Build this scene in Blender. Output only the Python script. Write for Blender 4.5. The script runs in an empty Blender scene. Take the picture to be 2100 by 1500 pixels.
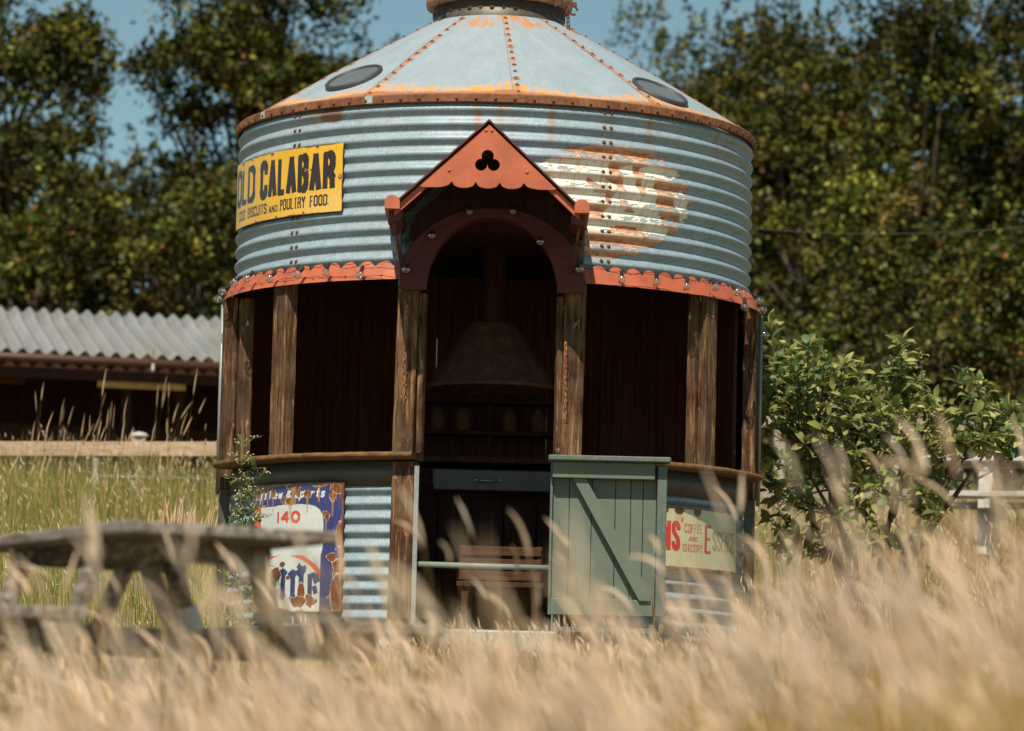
import bpy, math, random
import numpy as np
from mathutils import Vector, Matrix
from mathutils.geometry import tessellate_polygon
random.seed(7); rng = np.random.default_rng(7)
R_ = math.radians
scene = bpy.context.scene

# ------------------------------------------------------------------ camera
F, PITCH, ROLL = 7552.0, .0996, .0236
CX, CY, CZ = .128, -22.0, -.45
cam_d = bpy.data.cameras.new('camera'); cam = bpy.data.objects.new('camera', cam_d)
scene.collection.objects.link(cam); scene.camera = cam
cam.matrix_world = Matrix.Translation((CX, CY, CZ)) @ Matrix.Rotation(math.pi/2 + PITCH, 4, 'X') @ Matrix.Rotation(ROLL, 4, 'Z')
cam_d.lens = 36*F/2100; cam_d.sensor_width = 36; cam_d.clip_start = .1; cam_d.clip_end = 2000
cam_d.dof.use_dof = True; cam_d.dof.focus_distance = 20.6; cam_d.dof.aperture_fstop = 2.5
cam_d.dof.aperture_blades = 0

# ------------------------------------------------------------------ world and sun
SUN_EL, SUN_AZ = 54.0, 13.0          # azimuth measured to the left of straight behind the camera
w = bpy.data.worlds.new('World'); scene.world = w; w.use_nodes = True
nt = w.node_tree; nt.nodes.clear()
sky = nt.nodes.new('ShaderNodeTexSky'); sky.sky_type = 'NISHITA'; sky.sun_disc = False
sky.sun_elevation = R_(SUN_EL); sky.sun_rotation = R_(180 + SUN_AZ)
sky.air_density = .7; sky.dust_density = 0.0; sky.ozone_density = 10.0
bg = nt.nodes.new('ShaderNodeBackground'); bg.inputs['Strength'].default_value = .076
wo = nt.nodes.new('ShaderNodeOutputWorld')
tint = nt.nodes.new('ShaderNodeMix'); tint.data_type = 'RGBA'; tint.blend_type = 'MULTIPLY'; tint.inputs[0].default_value = 1
tint.inputs[7].default_value = (2.12, 1.68, .96, 1)      # the film look of the photograph: teal rather than violet blue
nt.links.new(sky.outputs[0], tint.inputs[6]); nt.links.new(tint.outputs[2], bg.inputs[0]); nt.links.new(bg.outputs[0], wo.inputs[0])
sd = bpy.data.lights.new('sun', 'SUN'); sd.energy = 5.0; sd.angle = R_(.5); sd.color = (1.0, .90, .72)
sun = bpy.data.objects.new('sun', sd); scene.collection.objects.link(sun)
sv = Vector((-math.sin(R_(SUN_AZ))*math.cos(R_(SUN_EL)), -math.cos(R_(SUN_AZ))*math.cos(R_(SUN_EL)), math.sin(R_(SUN_EL))))
sun.rotation_euler = sv.to_track_quat('Z', 'Y').to_euler(); sun.location = sv*30
scene.view_settings.view_transform = 'Standard'; scene.view_settings.look = 'None'
scene.view_settings.exposure = 0.22; scene.view_settings.gamma = 1.0
scene.render.engine = 'CYCLES'

# ------------------------------------------------------------------ measuring helpers
def ray(px, py):
    c, s = math.cos(PITCH), math.sin(PITCH); cr, sr = math.cos(ROLL), math.sin(ROLL)
    x, y = px-1050, py-750; a = x*cr+y*sr; b = -x*sr+y*cr
    r, u = a/F, -b/F
    return r, c-u*s, s+u*c
def at(px, py, Y):
    r = ray(px, py); t = (Y-CY)/r[1]
    return Vector((CX+t*r[0], Y, CZ+t*r[2]))
def on_cyl(px, py, R):
    r = ray(px, py); A = r[0]**2+r[1]**2; B = CX*r[0]+CY*r[1]; C = CX*CX+CY*CY-R*R
    t = (-B-math.sqrt(max(B*B-A*C, 0)))/A
    x, y, z = CX+t*r[0], CY+t*r[1], CZ+t*r[2]
    return math.degrees(math.atan2(x, -y)), z
def cyl(th, R, z):
    a = R_(th); return Vector((R*math.sin(a), -R*math.cos(a), z))
_gy = [-60, -24, -18, -14, -9, -5, -2, 2, 5, 8, 13, 20, 30, 60, 400]
_gz = [-1.6, -1.30, -1.18, -.90, -.46, -.26, -.05, .08, .78, 1.30, 1.58, 1.85, 2.3, 3.2, 8]
def ground(x, y):
    x = np.asarray(x, float); y = np.asarray(y, float)
    z = np.interp(y, _gy, _gz)
    return z + .035*np.sin(x*1.7+y*.9)*np.clip((np.hypot(x, y)-2)/3, 0, 1) + .03*np.sin(x*.6-y*1.3)*np.clip((np.hypot(x, y)-2)/3, 0, 1)
def gz(x, y): return float(ground(x, y))

# ------------------------------------------------------------------ value noise for pigments
_NT = rng.random((256, 256))
def vnoise(x, y, seed=0):
    x = np.asarray(x, float)+seed*17.13; y = np.asarray(y, float)+seed*7.77
    xi = np.floor(x).astype(int); yi = np.floor(y).astype(int); fx = x-xi; fy = y-yi
    fx = fx*fx*(3-2*fx); fy = fy*fy*(3-2*fy)
    g = lambda i, j: _NT[i % 256, j % 256]
    return (g(xi, yi)*(1-fx)+g(xi+1, yi)*fx)*(1-fy)+(g(xi, yi+1)*(1-fx)+g(xi+1, yi+1)*fx)*fy
def fbm(x, y, seed=0, o=4):
    s = 0; a = .5; t = 0
    for k in range(o):
        s = s+a*vnoise(x*2**k, y*2**k, seed+k); t += a; a *= .55
    return s/t

# ------------------------------------------------------------------ materials
def new_mat(name):
    m = bpy.data.materials.new(name); m.use_nodes = True
    n = m.node_tree; b = n.nodes['Principled BSDF']
    return m, n, b
def N(n, t, **kw):
    o = n.nodes.new(t)
    for k, v in kw.items():
        if k in o.inputs.keys(): o.inputs[k].default_value = v
        else: setattr(o, k, v)
    return o
def ramp(n, src, stops):
    r = n.nodes.new('ShaderNodeValToRGB'); n.links.new(src, r.inputs[0])
    e = r.color_ramp.elements
    while len(e) > 1: e.remove(e[-1])
    e[0].position = stops[0][0]; e[0].color = (*stops[0][1], 1)
    for p, c in stops[1:]:
        q = e.new(p); q.color = (*c, 1)
    return r.outputs[0]
def coords(n, scale=(1, 1, 1), kind='Object'):
    t = n.nodes.new('ShaderNodeTexCoord'); m = n.nodes.new('ShaderNodeMapping')
    m.inputs['Scale'].default_value = scale; n.links.new(t.outputs[kind], m.inputs[0]); return m.outputs[0]
def noise(n, vec, scale, detail=4, rough=.6):
    t = N(n, 'ShaderNodeTexNoise', Scale=scale, Detail=detail, Roughness=rough)
    n.links.new(vec, t.inputs['Vector']); return t.outputs['Fac']
def bump(n, b, src, strength, dist=.01):
    u = N(n, 'ShaderNodeBump', Strength=strength, Distance=dist)
    n.links.new(src, u.inputs['Height']); n.links.new(u.outputs[0], b.inputs['Normal'])
def mix(n, fac, a, b_):
    m = n.nodes.new('ShaderNodeMix'); m.data_type = 'RGBA'
    if isinstance(fac, float): m.inputs[0].default_value = fac
    else: n.links.new(fac, m.inputs[0])
    for i, v in ((6, a), (7, b_)):
        if isinstance(v, tuple): m.inputs[i].default_value = (*v, 1)
        else: n.links.new(v, m.inputs[i])
    return m.outputs[2]

def mat_wood(name, stops, grain=(30, 30, 1.6), rough=.75, scale=1.6, spec=.3, bmp=.5):
    m, n, b = new_mat(name)
    t = N(n, 'ShaderNodeTexNoise', Scale=scale, Detail=7, Roughness=.68, Distortion=.55)
    n.links.new(coords(n, grain), t.inputs['Vector']); f = t.outputs['Fac']
    c = ramp(n, f, stops)
    f2 = noise(n, coords(n, (3, 3, 3)), 1.3, 3)
    c2 = mix(n, ramp(n, f2, [(.38, (0, 0, 0)), (.7, (.45,)*3)]), c, tuple(.5*v for v in stops[-1][1]))
    f3 = noise(n, coords(n, (9, 9, 4)), 2.4, 7, .75)      # scuffs down to bare pale wood
    c2 = mix(n, ramp(n, f3, [(.60, (0, 0, 0)), (.68, (.7,)*3)]), c2, stops[-1][1])
    n.links.new(c2, b.inputs['Base Color']); b.inputs['Roughness'].default_value = rough
    b.inputs['Specular IOR Level'].default_value = spec
    bump(n, b, f, bmp, .006); return m
M = {}
M['post'] = mat_wood('weathered_brown_timber', [(.36, (.008, .003, .0012)), (.45, (.035, .013, .004)), (.53, (.085, .034, .012)), (.60, (.20, .10, .042)), (.70, (.46, .30, .18))], (26, 26, 2.0))
M['rail'] = mat_wood('rail_timber', [(.3, (.06, .028, .012)), (.55, (.17, .085, .035)), (.8, (.3, .16, .07))], (6, 6, 20))
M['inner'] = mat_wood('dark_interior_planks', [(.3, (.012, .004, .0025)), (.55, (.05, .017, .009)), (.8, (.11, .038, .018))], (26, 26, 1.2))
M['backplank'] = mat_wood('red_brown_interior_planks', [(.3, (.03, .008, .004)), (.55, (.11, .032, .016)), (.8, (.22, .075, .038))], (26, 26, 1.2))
M['tablewood'] = mat_wood('grey_weathered_table_timber', [(.3, (.04, .026, .018)), (.5, (.17, .135, .11)), (.72, (.52, .50, .49))], (2, 22, 22))
M['fencewood'] = mat_wood('pale_fence_timber', [(.3, (.30, .19, .12)), (.5, (.52, .37, .26)), (.75, (.68, .54, .42))], (1.6, 16, 16))
M['greyrail'] = mat_wood('greyed_rail_timber', [(.3, (.16, .13, .11)), (.5, (.32, .27, .23)), (.75, (.5, .44, .38))], (1.6, 16, 16))
M['palewood'] = mat_wood('pale_grey_table_timber', [(.3, (.3, .28, .26)), (.6, (.55, .54, .53)), (.8, (.7, .69, .68))], (2, 16, 16))
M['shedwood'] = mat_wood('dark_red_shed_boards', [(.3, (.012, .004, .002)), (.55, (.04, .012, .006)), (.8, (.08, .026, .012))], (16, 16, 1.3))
M['crate'] = mat_wood('reddish_crate_timber', [(.3, (.035, .012, .006)), (.6, (.085, .032, .014)), (.8, (.15, .07, .035))], (2, 20, 20))

def mat_galv(name, lo, hi, metal=.35, rough=.5, stain=.0):
    m, n, b = new_mat(name); v = coords(n)
    f = noise(n, v, 90, 3, .7); g = noise(n, v, 5, 5, .6)
    c = ramp(n, f, [(.3, lo), (.7, hi)])
    c = mix(n, ramp(n, g, [(.4, (0, 0, 0)), (.75, (.5,)*3)]), c, tuple(x*.72 for x in lo))
    # rain-washed dust streaks and the odd rust run
    s = noise(n, coords(n, (14, 14, .8)), 2.2, 4, .7)
    c = mix(n, ramp(n, s, [(.62, (0, 0, 0)), (.8, (stain,)*3)]), c, (.36, .17, .06))
    n.links.new(c, b.inputs['Base Color']); b.inputs['Metallic'].default_value = metal
    n.links.new(ramp(n, f, [(.2, (rough-.12,)*3), (.8, (rough+.12,)*3)]), b.inputs['Roughness'])
    bump(n, b, f, .08, .002); return m
M['galv'] = mat_galv('galvanised_corrugated_steel', (.36, .43, .44), (.62, .70, .71), .25, .5, .25)
M['galvgrey'] = mat_galv('dull_galvanised_steel', (.22, .25, .25), (.36, .40, .40), .3, .5, .15)
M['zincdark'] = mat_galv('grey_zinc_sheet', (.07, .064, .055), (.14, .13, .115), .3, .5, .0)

def mat_rust(name, a=(.16, .05, .022), b2=(.38, .15, .055), c3=(.55, .27, .11)):
    m, n, b = new_mat(name); v = coords(n)
    f = noise(n, v, 14, 6, .7)
    n.links.new(ramp(n, f, [(.3, a), (.52, b2), (.75, c3)]), b.inputs['Base Color'])
    b.inputs['Roughness'].default_value = .85; bump(n, b, noise(n, v, 120, 3), .25, .003); return m
M['rust'] = mat_rust('brown_rust')
M['rustdark'] = mat_rust('dark_rusted_iron', (.05, .02, .012), (.12, .05, .028), (.2, .09, .045))

def mat_paint(name, col, dirt=(.2, .12, .08), rough=.45, var=.12, scale=6, chip=.0):
    m, n, b = new_mat(name); v = coords(n)
    f = noise(n, v, scale, 6, .65)
    c = ramp(n, f, [(.25, tuple(x*(1-var*1.4) for x in col)), (.55, col), (.8, tuple(min(1, x*(1+var)) for x in col))])
    g = noise(n, v, scale*4, 5, .75)
    c = mix(n, ramp(n, g, [(.66-chip*.1, (0, 0, 0)), (.70-chip*.1, (.25+chip,)*3)]), c, dirt)
    n.links.new(c, b.inputs['Base Color']); b.inputs['Roughness'].default_value = rough
    bump(n, b, g, .06, .002); return m
M['red'] = mat_paint('faded_red_oxide_paint', (.46, .115, .055), (.22, .05, .03), .55, .26, 7, .35)
M['reddark'] = mat_paint('dark_red_paint', (.10, .016, .010), (.1, .02, .01), .6, .16)  # dark roof red; parts under the canopy carry their shade in it
M['archred'] = mat_paint('shade_darkened_red_paint', (.085, .011, .007), (.04, .01, .008), .7, .25)  # canopy shade over the arch is put into this red
M['green'] = mat_paint('grey_green_door_paint', (.12, .148, .12), (.26, .27, .22), .55, .1, 7, .1)
M['greenedge'] = mat_paint('scuffed_green_paint', (.10, .132, .115), (.36, .37, .31), .6, .15, 20, .5)
M['concrete'] = mat_paint('pale_worn_concrete', (.42, .43, .40), (.3, .29, .26), .85, .2, 9, .2)
M['asbestos'] = mat_paint('grey_fibre_cement_sheet', (.40, .41, .40), (.25, .24, .21), .9, .2, 5, .1)
M['black'] = mat_paint('black_rubber', (.012, .012, .011), (.02, .02, .02), .8, .1)
M['pipe'] = mat_paint('pale_green_grey_pipe', (.22, .27, .25), (.18, .18, .16), .5, .2)
M['chimney'] = mat_rust('dark_brown_copper', (.04, .02, .011), (.085, .044, .025), (.15, .09, .052))  # dark brown tones throughout
M['iron'] = mat_paint('dark_iron_frame', (.05, .05, .055), (.14, .08, .05), .5, .2)
M['porthole'] = mat_paint('grey_dusty_glass', (.13, .15, .165), (.09, .1, .11), .25, .1)
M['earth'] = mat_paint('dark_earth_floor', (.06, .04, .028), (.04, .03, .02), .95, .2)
M['bark'] = mat_wood('bark', [(.3, (.03, .02, .014)), (.55, (.08, .055, .038)), (.8, (.15, .11, .08))], (10, 10, 3))
M['fruit'] = mat_paint('yellow_red_fruit', (.38, .17, .07), (.4, .28, .1), .4, .3, 40)

m, n, b = new_mat('clear_bulb_glass'); M['glass'] = m      # thin blown glass: clear, with bright grazing reflections
tr_ = n.nodes.new('ShaderNodeBsdfTransparent'); tr_.inputs[0].default_value = (.93, .95, .95, 1)
gl_ = n.nodes.new('ShaderNodeBsdfGlossy'); gl_.inputs['Roughness'].default_value = .06
lw_ = n.nodes.new('ShaderNodeLayerWeight'); lw_.inputs[0].default_value = .35
mx_ = n.nodes.new('ShaderNodeMixShader'); rm_ = n.nodes.new('ShaderNodeMapRange'); rm_.inputs[3].default_value = .16; rm_.inputs[4].default_value = .9
n.links.new(lw_.outputs['Facing'], rm_.inputs[0]); n.links.new(rm_.outputs[0], mx_.inputs[0])
n.links.new(tr_.outputs[0], mx_.inputs[1]); n.links.new(gl_.outputs[0], mx_.inputs[2]); n.links.new(mx_.outputs[0], n.nodes['Material Output'].inputs[0])
m, n, b = new_mat('brass_filament'); M['brass'] = m
b.inputs['Base Color'].default_value = (.5, .45, .36, 1); b.inputs['Metallic'].default_value = .8; b.inputs['Roughness'].default_value = .3

def mat_attr(name, rough=.5, metal=0.0, spec=.5, trans=0.0, nz=0.0, nscale=60):
    m, n, b = new_mat(name)
    a = n.nodes.new('ShaderNodeAttribute'); a.attribute_name = 'Col'
    c = a.outputs['Color']
    if nz:
        f = noise(n, coords(n), nscale, 4, .7)
        c = mix(n, ramp(n, f, [(.35, (nz,)*3), (.65, (0, 0, 0))]), c, (.02, .015, .01))
    n.links.new(c, b.inputs['Base Color'])
    b.inputs['Roughness'].default_value = rough; b.inputs['Metallic'].default_value = metal
    b.inputs['Specular IOR Level'].default_value = spec
    if trans:
        t = n.nodes.new('ShaderNodeBsdfTranslucent'); n.links.new(c, t.inputs[0])
        x = n.nodes.new('ShaderNodeMixShader'); x.inputs[0].default_value = trans
        n.links.new(b.outputs[0], x.inputs[1]); n.links.new(t.outputs[0], x.inputs[2])
        n.links.new(x.outputs[0], n.nodes['Material Output'].inputs[0])
    return m
M['enamel'] = mat_attr('painted_enamel', .28, 0, .5, 0, .12, 40)
M['mural'] = mat_attr('flaking_sign_paint', .6, 0, .3, 0, .12, 60)
M['leaf'] = mat_attr('tree_leaves', .55, 0, .25, .10)
M['bushleaf'] = mat_attr('apple_leaves', .5, 0, .35, .3)
M['grass'] = mat_attr('meadow_grass', .6, 0, .25, .3)
M['straw'] = mat_attr('dry_grass', .65, 0, .2, .35)
M['roofmetal'] = mat_attr('zinc_roof_with_rust', .55, 0.0, .4, 0, .06, 70)
M['plankcol'] = M['inner']

m, n, b = new_mat('meadow_soil'); M['soil'] = m
v = coords(n); f = noise(n, v, 2.2, 8, .7)
n.links.new(ramp(n, f, [(.3, (.10, .075, .03)), (.5, (.21, .155, .065)), (.7, (.33, .25, .12))]), b.inputs['Base Color'])
b.inputs['Roughness'].default_value = 1; bump(n, b, noise(n, v, 25, 6, .8), .6, .05)

# ------------------------------------------------------------------ object helpers
def link(o): scene.collection.objects.link(o); return o
def tag(o, label=None, cat=None, group=None, kind=None):
    for k, v in (('label', label), ('category', cat), ('group', group), ('kind', kind)):
        if v: o[k] = v
    return o
def empty(name, loc=(0, 0, 0)):
    o = bpy.data.objects.new(name, None); o.empty_display_size = .1; o.location = loc; link(o); return o
def adopt(o, parent):
    if parent is not None:
        o.parent = parent; o.matrix_parent_inverse = world_of(parent).inverted()
def world_of(p):
    mtx = Matrix.Identity(4); ch = []
    while p is not None: ch.append(p); p = p.parent
    for q in reversed(ch):
        mtx = mtx @ q.matrix_parent_inverse @ q.matrix_basis
    return mtx

class MB:
    def __init__(s): s.v = []; s.f = []; s.sm = []
    def add(s, vs, fs, smooth=False):
        o = len(s.v); s.v += [tuple(v) for v in vs]; s.f += [tuple(i+o for i in f) for f in fs]; s.sm += [smooth]*len(fs); return s
    def box(s, c, d, M_=None, bev=0.0):
        x, y, z = d[0]/2, d[1]/2, d[2]/2; k = min(bev, x*.8, y*.8, z*.8)
        if k <= 0:
            vs = [Vector((a*x, b*y, e*z)) for a in (-1, 1) for b in (-1, 1) for e in (-1, 1)]
            fs = [(0, 1, 3, 2), (4, 6, 7, 5), (0, 4, 5, 1), (2, 3, 7, 6), (0, 2, 6, 4), (1, 5, 7, 3)]
        else:
            vs = []; idx = {}
            for a in (-1, 1):
                for b in (-1, 1):
                    for e in (-1, 1):
                        for ax, p in enumerate(((a*x, b*(y-k), e*(z-k)), (a*(x-k), b*y, e*(z-k)), (a*(x-k), b*(y-k), e*z))):
                            idx[(a, b, e, ax)] = len(vs); vs.append(Vector(p))
            fs = []
            for ax in range(3):
                for sg in (-1, 1):
                    q = []
                    for p, r in ((-1, -1), (1, -1), (1, 1), (-1, 1)):
                        t = [0, 0, 0]; t[ax] = sg; o = [i for i in range(3) if i != ax]; t[o[0]] = p; t[o[1]] = r
                        q.append(idx[(*t, ax)])
                    fs.append(q)
            for ax in range(3):
                o = [i for i in range(3) if i != ax]
                for p in (-1, 1):
                    for r in (-1, 1):
                        t1 = [0, 0, 0]; t1[ax] = -1; t1[o[0]] = p; t1[o[1]] = r; t2 = list(t1); t2[ax] = 1
                        fs.append((idx[(*t1, o[0])], idx[(*t2, o[0])], idx[(*t2, o[1])], idx[(*t1, o[1])]))
            for a in (-1, 1):
                for b in (-1, 1):
                    for e in (-1, 1): fs.append((idx[(a, b, e, 0)], idx[(a, b, e, 1)], idx[(a, b, e, 2)]))
        T = Matrix.Translation(c) @ (M_.to_4x4() if M_ is not None else Matrix.Identity(4))
        return s.add([T @ v for v in vs], fs)
    def beam(s, a, b, wd, th, up=Vector((0, 0, 1)), bev=.004):
        a, b = Vector(a), Vector(b); z = (b-a).normalized(); x = up.cross(z)
        if x.length < 1e-4: x = Vector((1, 0, 0))
        x.normalize(); y = z.cross(x); Mx = Matrix((x, y, z)).transposed()
        return s.box((a+b)/2, (wd, th, (b-a).length), Mx, bev)
    def tube(s, pts, r, n=8, cap=True):
        pts = [Vector(p) for p in pts]; rr = r if hasattr(r, '__len__') else [r]*len(pts)
        vs = []; fs = []; prev = None
        for i, p in enumerate(pts):
            t = (pts[min(i+1, len(pts)-1)]-pts[max(i-1, 0)]).normalized()
            if prev is None: u = t.orthogonal().normalized()
            else:
                u = prev-t*prev.dot(t); u = u.normalized() if u.length > 1e-6 else t.orthogonal().normalized()
            prev = u; w_ = t.cross(u)
            for k in range(n):
                a = 2*math.pi*k/n; vs.append(p+(u*math.cos(a)+w_*math.sin(a))*rr[i])
        for i in range(len(pts)-1):
            for k in range(n): fs.append((i*n+k, i*n+(k+1) % n, (i+1)*n+(k+1) % n, (i+1)*n+k))
        if cap: fs.append(tuple(range(n-1, -1, -1))); fs.append(tuple((len(pts)-1)*n+k for k in range(n)))
        return s.add(vs, fs, True)
    def lathe(s, prof, c=(0, 0, 0), n=24, axis=None, th0=0, th1=360, smooth=True):
        """prof: (r,z) list turned round the z axis (or another axis)"""
        c = Vector(c); full = abs(th1-th0) >= 359.9; m_ = n if full else n+1
        Q = Vector((0, 0, 1)).rotation_difference(Vector(axis)).to_matrix() if axis is not None else Matrix.Identity(3)
        vs = []
        for (r, z) in prof:
            for k in range(m_):
                a = R_(th0+(th1-th0)*k/n); vs.append(c+Q @ Vector((r*math.sin(a), -r*math.cos(a), z)))
        fs = []
        for i in range(len(prof)-1):
            for k in range(n):
                k2 = (k+1) % m_ if full else k+1
                fs.append((i*m_+k, i*m_+k2, (i+1)*m_+k2, (i+1)*m_+k))
        return s.add(vs, fs, smooth)
    def prism(s, outer, holes, f, t0, t1):
        """outer/holes: 2D loops; f(u,v,t) -> point; extruded from t0 to t1"""
        loops = [[Vector((p[0], p[1], 0)) for p in l] for l in [outer]+holes]
        tri = tessellate_polygon(loops); flat = [p for l in loops for p in l]; n_ = len(flat)
        vs = [f(p.x, p.y, t0) for p in flat]+[f(p.x, p.y, t1) for p in flat]
        fs = [tuple(t) for t in tri]+[tuple(i+n_ for i in reversed(t)) for t in tri]
        o = 0
        for l in loops:
            k = len(l)
            for i in range(k): fs.append((o+i, o+(i+1) % k, o+(i+1) % k+n_, o+i+n_))
            o += k
        return s.add(vs, fs)
    def dome(s, c, r, nrm, h=.6, n=8):
        prof = [(r, 0), (r*.9, r*h*.5), (r*.55, r*h*.88), (0.0001, r*h)]
        return s.lathe(prof, c, n, nrm)
    def sphere(s, c, r, n=10, axis=None):
        return s.lathe([(max(r*math.sin(math.pi*i/n), 1e-5), -r*math.cos(math.pi*i/n)) for i in range(n+1)], c, n+4, axis)
    def build(s, name, mat, parent=None):
        me = bpy.data.meshes.new(name); me.from_pydata(s.v, [], s.f); me.update()
        me.polygons.foreach_set('use_smooth', s.sm)
        me.materials.append(mat); 
        import bmesh
        b_ = bmesh.new(); b_.from_mesh(me); bmesh.ops.recalc_face_normals(b_, faces=b_.faces); b_.to_mesh(me); b_.free()
        o = bpy.data.objects.new(name, me); link(o); adopt(o, parent); return o

def raw_mesh(name, V, Fq, mat, parent=None, col=None, smooth=True):
    """V (n,3), Fq (m,k) numpy"""
    me = bpy.data.meshes.new(name); k = Fq.shape[1]
    me.vertices.add(len(V)); me.vertices.foreach_set('co', np.ascontiguousarray(V, dtype=np.float32).ravel())
    me.loops.add(Fq.size); me.loops.foreach_set('vertex_index', np.ascontiguousarray(Fq, dtype=np.int32).ravel())
    me.polygons.add(len(Fq)); me.polygons.foreach_set('loop_start', np.arange(0, Fq.size, k, dtype=np.int32))
    if smooth: me.polygons.foreach_set('use_smooth', np.ones(len(Fq), dtype=bool))
    me.update(calc_edges=True)
    if col is not None:
        a = me.color_attributes.new('Col', 'FLOAT_COLOR', 'POINT')
        c4 = np.ones((len(V), 4), dtype=np.float32); c4[:, :3] = col
        a.data.foreach_set('color', c4.ravel())
    me.materials.append(mat)
    o = bpy.data.objects.new(name, me); link(o); adopt(o, parent); return o
def grid_mesh(name, nu, nv, pos, colf, mat, parent=None, keep=None):
    """pos(u,v)->(n,3); colf(u,v)->(n,3); u,v in 0..1; keep(u,v)->bool on cell centres"""
    u, v = np.meshgrid(np.linspace(0, 1, nu), np.linspace(0, 1, nv)); u = u.ravel(); v = v.ravel()
    V = pos(u, v); C = colf(u, v)
    i = np.arange(nu*nv).reshape(nv, nu)
    q = np.stack([i[:-1, :-1], i[:-1, 1:], i[1:, 1:], i[1:, :-1]], -1).reshape(-1, 4)
    if keep is not None:
        cu = u[q].mean(1); cv = v[q].mean(1); q = q[keep(cu, cv)]
    used = np.unique(q); mp = -np.ones(nu*nv, int); mp[used] = np.arange(len(used))
    return raw_mesh(name, V[used], mp[q], mat, parent, C[used])

# ------------------------------------------------------------------ stroke lettering
def arc(cx, cy, rx, ry, a0, a1, n=10):
    return [(cx+rx*math.cos(R_(a0+(a1-a0)*i/n)), cy+ry*math.sin(R_(a0+(a1-a0)*i/n))) for i in range(n+1)]
q_ = .2
GL = {
 'A': [[(0, 0), (.5, 1), (1, 0)], [(.2, .3), (.8, .3)]],
 'B': [[(0, 0), (0, 1), (.6, 1)]+arc(.6, .77, .36, .23, 90, -90)[1:]+[(0, .54)], [(.6, .54)]+arc(.6, .27, .4, .27, 90, -90)+[(0, 0)]],
 'C': [[(1, .72)]+arc(.5, 1-q_, .5, q_, 10, 180)+arc(.5, q_, .5, q_, 180, 350)+[(1, .28)]],
 'D': [[(0, 0), (0, 1), (.45, 1)]+arc(.45, 1-q_, .55, q_, 90, 0)+arc(.45, q_, .55, q_, 0, -90)+[(0, 0)]],
 'E': [[(1, 1), (0, 1), (0, 0), (1, 0)], [(0, .52), (.8, .52)]],
 'F': [[(1, 1), (0, 1), (0, 0)], [(0, .52), (.8, .52)]],
 'G': [[(1, .74)]+arc(.5, 1-q_, .5, q_, 10, 180)+arc(.5, q_, .5, q_, 180, 360)+[(1, .45), (.6, .45)]],
 'H': [[(0, 0), (0, 1)], [(1, 0), (1, 1)], [(0, .5), (1, .5)]],
 'I': [[(.5, 0), (.5, 1)]],
 'L': [[(0, 1), (0, 0), (1, 0)]],
 'N': [[(0, 0), (0, 1), (1, 0), (1, 1)]],
 'O': [arc(.5, 1-q_, .5, q_, 0, 180)+arc(.5, q_, .5, q_, 180, 360)+[(1, 1-q_)]],
 'P': [[(0, 0), (0, 1), (.6, 1)]+arc(.6, .75, .4, .25, 90, -90)+[(0, .5)]],
 'R': [[(0, 0), (0, 1), (.55, 1)]+arc(.55, .76, .43, .24, 90, -90)+[(0, .52)], [(.5, .52), (.95, .3), (1, 0)]],
 'S': [[(1, .78)]+arc(.5, .77, .5, .23, 20, 200)+[(.15, .62), (.85, .4)]+arc(.5, .23, .5, .23, 20, -160)+[(0, .22)]],
 'T': [[(0, 1), (1, 1)], [(.5, 1), (.5, 0)]],
 'U': [[(0, 1), (0, q_)]+arc(.5, q_, .5, q_, 180, 360)+[(1, 1)]],
 'Y': [[(0, 1), (.5, .5), (1, 1)], [(.5, .5), (.5, 0)]],
 "'": [[(.5, 1), (.4, .78)]],
 '.': [[(.1, 0), (.2, 0)]],
 '&': [[(1, 0), (.2, .75)]+arc(.45, .82, .27, .18, 190, -10)+[(.1, .35)]+arc(.4, .22, .36, .22, 160, 350)],
 '1': [[(.5, 0), (.5, 1)]],
 '4': [[(.75, 0), (.75, 1), (0, .32), (1, .32)]],
 '0': [arc(.5, .5, .5, .5, 0, 360, 22)],
 'd': [[(1, 1), (1, 0)], arc(.5, .3, .5, .3, 0, 360, 14)],
 'a': [arc(.5, .3, .5, .3, 0, 360, 14), [(1, .6), (1, 0)]],
 'y': [[(0, .6), (.5, .05)], [(1, .6), (.3, -.3)]],
 's': [[(.95, .5)]+arc(.5, .45, .45, .15, 20, 200, 6)+[(.85, .25)]+arc(.5, .15, .45, .15, 20, -160, 6)],
 'e': [[(0, .32), (1, .32)]+arc(.5, .3, .5, .3, 5, 320, 12)],
 'w': [[(0, .6), (.25, 0), (.5, .5), (.75, 0), (1, .6)]],
 'p': [[(0, .6), (0, -.35)], arc(.5, .3, .5, .3, 0, 360, 14)],
 'o': [arc(.5, .3, .5, .3, 0, 360, 14)],
 'r': [[(0, .6), (0, 0)], [(0, .35), (.4, .6), (.9, .58)]],
 't': [[(.4, .95), (.4, .1), (.9, .02)], [(0, .62), (.95, .62)]],
}
def seg_mask(U, V, a, b, tv, thz, cap=.35):
    dx, dy = b[0]-a[0], b[1]-a[1]; L = math.hypot(dx, dy)
    if L < 1e-9: return np.zeros(U.shape, bool)
    t = (tv*abs(dy)+thz*abs(dx))/L
    p = ((U-a[0])*dx+(V-a[1])*dy)/L; d = np.abs((U-a[0])*dy-(V-a[1])*dx)/L
    return (d < t/2) & (p > -t*cap) & (p < L+t*cap)
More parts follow.
